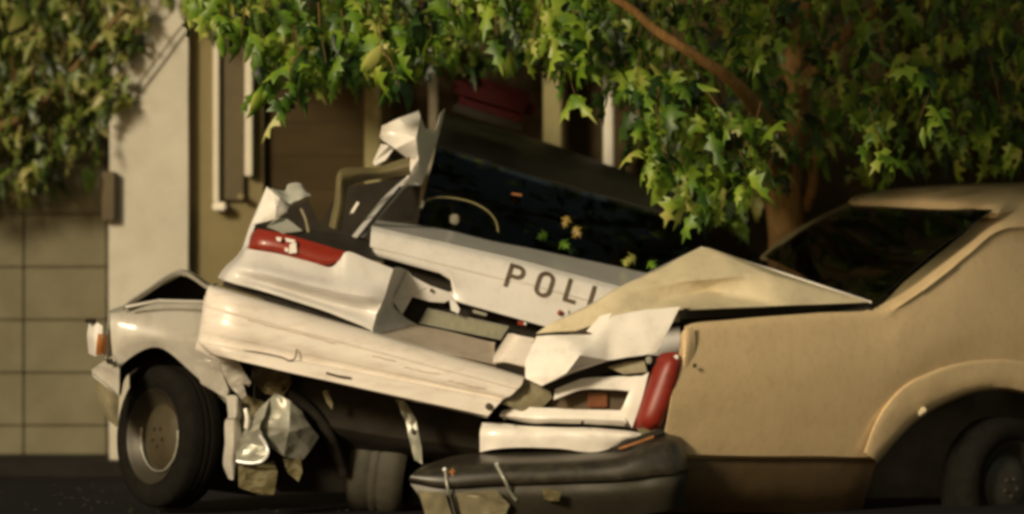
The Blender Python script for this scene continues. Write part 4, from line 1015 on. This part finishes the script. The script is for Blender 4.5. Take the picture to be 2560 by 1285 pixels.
# tail lamp
rows = [[(1641, 893, -0.36), (1656, 884, -0.42), (1684, 880, -0.45), (1708, 886, -0.42), (1712, 900, -0.34)],
        [(1636, 910, -0.42), (1654, 908, -0.48), (1680, 906, -0.50), (1702, 910, -0.47), (1708, 920, -0.38)],
        [(1612, 980, -0.45), (1632, 980, -0.50), (1660, 980, -0.515), (1684, 980, -0.49), (1692, 980, -0.40)],
        [(1590, 1046, -0.45), (1608, 1048, -0.50), (1634, 1052, -0.515), (1656, 1050, -0.49), (1664, 1050, -0.40)],
        [(1580, 1070, -0.40), (1598, 1072, -0.44), (1626, 1078, -0.46), (1648, 1070, -0.44), (1656, 1066, -0.36)]]
tl2 = sheet("tail_lamp", rows, M['darkred'], rc, nu=4, nv=4, th=0.015)
box("lamp_chip", P(1690, 895, -0.475), (0.026, 0.02, 0.03), M['clear'], tl2, rot=Matrix.Rotation(0.3, 3, 'Y'), bev=0.006)  # pale block standing for the glint at the top of the lamp
tube("lamp_trim", [(1716, 900, -0.42), (1700, 985, -0.46), (1672, 1056, -0.46)], 0.006, M['dullmetal'], tl2)
plate("lamp_foot", [(1592, 1074, -0.47), (1640, 1068, -0.47), (1640, 1076, -0.46), (1606, 1090, -0.46)], M['bare'], tl2, th=0.01)
# lower valance
rows = [[(1206, 1056, -0.34), (1260, 1060, -0.36), (1322, 1066, -0.38), (1400, 1068, -0.39), (1500, 1070, -0.40), (1578, 1078, -0.41), (1610, 1086, -0.40)],
        [(1200, 1084, -0.40), (1262, 1080, -0.42), (1322, 1086, -0.43), (1400, 1086, -0.44), (1500, 1086, -0.45), (1560, 1090, -0.45), (1586, 1094, -0.43)],
        [(1200, 1130, -0.38), (1240, 1122, -0.40), (1310, 1118, -0.41), (1400, 1122, -0.42), (1480, 1130, -0.42), (1530, 1120, -0.42), (1566, 1104, -0.40)]]
sheet("lower_valance", rows, WHT, rc, nu=4, nv=4, amp=0.014, fr=8)
for (px, py) in [(1456, 1056), (1566, 1062), (1262, 1046)]:
    lathe("valance_bolt", [(0.009, 0), (0.009, 0.006), (0.002, 0.008)], P(px, py, -0.455), (0, -1, 0), M['scuff'], rc, 8)
# dark bumper
T0 = [(1068, 1160, -0.42), (1131, 1140, -0.40), (1204, 1133, -0.38), (1377, 1129, -0.38), (1523, 1126, -0.40), (1600, 1098, -0.42), (1650, 1080, -0.42), (1692, 1076, -0.38)]
T1 = [(1036, 1180, -0.60), (1113, 1172, -0.62), (1240, 1164, -0.64), (1377, 1160, -0.65), (1530, 1150, -0.66), (1620, 1124, -0.66), (1680, 1104, -0.62), (1712, 1112, -0.48)]
T2 = [(1022, 1200, -0.62), (1113, 1214, -0.66), (1240, 1208, -0.68), (1377, 1204, -0.69), (1530, 1198, -0.70), (1640, 1184, -0.70), (1696, 1176, -0.66), (1720, 1168, -0.50)]
bp = sheet("rear_bumper", [T0, T1, T2, [(p[0] + 4, p[1] + 8, p[2] + 0.06) for p in T2]], M['blackbump'], rc, nu=5, nv=4, amp=0.006, fr=6, angle=45, th=0.02)
sheet("bumper_face", [[(p[0] + 4, p[1] + 9, p[2] + 0.035) for p in T2], [(1048, 1244, -0.60), (1124, 1250, -0.63), (1250, 1246, -0.65), (1380, 1244, -0.66), (1530, 1238, -0.67), (1640, 1226, -0.67), (1696, 1216, -0.63), (1716, 1210, -0.48)], [(1066, 1300, -0.54), (1140, 1304, -0.57), (1260, 1300, -0.59), (1390, 1300, -0.60), (1530, 1294, -0.60), (1640, 1282, -0.60), (1690, 1270, -0.56), (1712, 1262, -0.42)]], M['bumpface'], bp, nu=4, nv=3, amp=0.008, fr=7)
plate("torn_bumper_skin", [(1046, 1228, -0.66), (1112, 1232, -0.69), (1132, 1296, -0.62), (1066, 1296, -0.60)], M['bare'], bp, th=0.006, sub=5, amp=0.012, fr=9, foil=True)
plate("torn_bumper_skin", [(1140, 1234, -0.69), (1240, 1226, -0.71), (1274, 1262, -0.68), (1262, 1290, -0.65), (1156, 1296, -0.63)], M['bare'], bp, th=0.006, sub=5, amp=0.016, fr=9, foil=True)
plate("torn_bumper_skin", [(1356, 1222, -0.72), (1404, 1230, -0.73), (1398, 1254, -0.71), (1360, 1248, -0.71)], M['olive'], bp, th=0.006, sub=4, amp=0.016, fr=12, foil=True)  # olive plate painting in a green reflection on the bumper face
tube("bumper_rib", [(1113, 1172, -0.64), (1118, 1215, -0.68), (1126, 1246, -0.645), (1140, 1300, -0.59)], 0.007, M['dullmetal'], bp)
tube("bumper_rib", [(1240, 1160, -0.65), (1262, 1200, -0.70), (1276, 1230, -0.67), (1290, 1250, -0.65)], 0.009, M['dullmetal'], bp)
box("rust_patch", P(1131, 1184, -0.645), (0.035, 0.03, 0.05), M['rust'], bp, bev=0.012)
for (px, py) in [(1242, 1162), (1460, 1162), (1112, 1174)]:
    lathe("bumper_stud", [(0.011, -0.01), (0.010, 0.006), (0.006, 0.010), (0.002, 0.011)], P(px, py, -0.65), (-0.4, -0.8, 0.5), M['silver'], bp, 12)
sheet("bumper_edge", [[(1524, 1120, -0.46), (1600, 1088, -0.48), (1650, 1072, -0.48)], [(1540, 1124, -0.52), (1612, 1096, -0.54), (1664, 1080, -0.52)]], M['dark'], rc, nu=3, nv=2)
tube("copper_strip", [(1548, 1122, -0.58), (1590, 1108, -0.60), (1634, 1092, -0.58)], 0.007, M['rust'], rc)
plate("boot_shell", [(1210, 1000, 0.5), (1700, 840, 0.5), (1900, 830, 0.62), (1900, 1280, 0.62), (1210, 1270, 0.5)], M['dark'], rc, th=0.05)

# ================================================================== leaves lying on the police car
def fallen(px, py, y, size, rz, rx, m, label, group):
    p = P(px, py, y)
    o = bpy.data.objects.new("fallen_leaf", leaf_mesh(m))
    COL.objects.link(o)
    o.location = p
    o.rotation_euler = (math.radians(rx), math.radians(rz), 0)
    o.scale = (size, size, size)
    tag(o, label, "leaf", group)
G1 = "dry yellow leaves lying on the rear window of the police car"
for (px, py, sz, rz, lab) in [(1420, 540, 0.085, 20, "topmost of the dry yellow leaves lying on the dark rear window"), (1436, 566, 0.08, -30, "middle one of the dry yellow leaves lying on the dark rear window"), (1452, 580, 0.07, 60, "lowest and smallest of the dry yellow leaves on the dark rear window")]:
    fallen(px, py, 0.86 if py < 560 else 0.80, sz * 0.85, rz, 60, M['leaf_dry'], lab, G1)
G2 = "green leaves lying on the boot edge of the police car"
for (px, py, sz, rz, rx, lab) in [(1370, 585, 0.11, 70, 40, "green leaf lying between the dry yellow leaves and the dark seat back"), (1400, 602, 0.12, -50, 30, "green leaf lying directly below the topmost dry yellow leaf"), (1432, 614, 0.10, 20, 30, "green leaf at the boot edge below the lowest dry yellow leaf"),
                             (1566, 646, 0.09, 10, 30, "smallest green leaf lying at the boot edge near the flung white lid"), (1590, 640, 0.12, 60, 35, "large green leaf lying at the boot edge above the flung white lid"), (1622, 652, 0.11, -40, 30, "green leaf touching the slope of the flung white lid")]:
    fallen(px, py, 0.70, sz * 0.75, rz, rx, M['leaf'], lab, G2)

dv, df = [], []
for i in range(70):
    px = rng.uniform(-60, 300) if i < 40 else rng.uniform(300, 1000)
    y = rng.uniform(0.2, 2.6) if i < 40 else rng.uniform(0.15, 0.5)
    gx = (px - 1280) * (DCAM + y) / FPX
    r = rng.uniform(0.004, 0.018)
    c = Vector((gx, y, 0.004))
    b0 = len(dv)
    for k in range(4):
        t = k * math.pi / 2 + rng.uniform(-0.5, 0.5)
        dv.append(c + Vector((math.cos(t) * r, math.sin(t) * r, rng.uniform(0, 0.006))))
    dv.append(c + Vector((0, 0, r * rng.uniform(0.4, 1.0))))
    df += [[b0 + k, b0 + (k + 1) % 4, b0 + 4] for k in range(4)]
db = mk("crash_debris", dv, df, M['bumpface'], loc=tuple(P(200, 1285, 0.6) * 1.0), kind="stuff")
tag(db, "crumbs of glass and chips of plastic scattered over the dark asphalt", "debris")
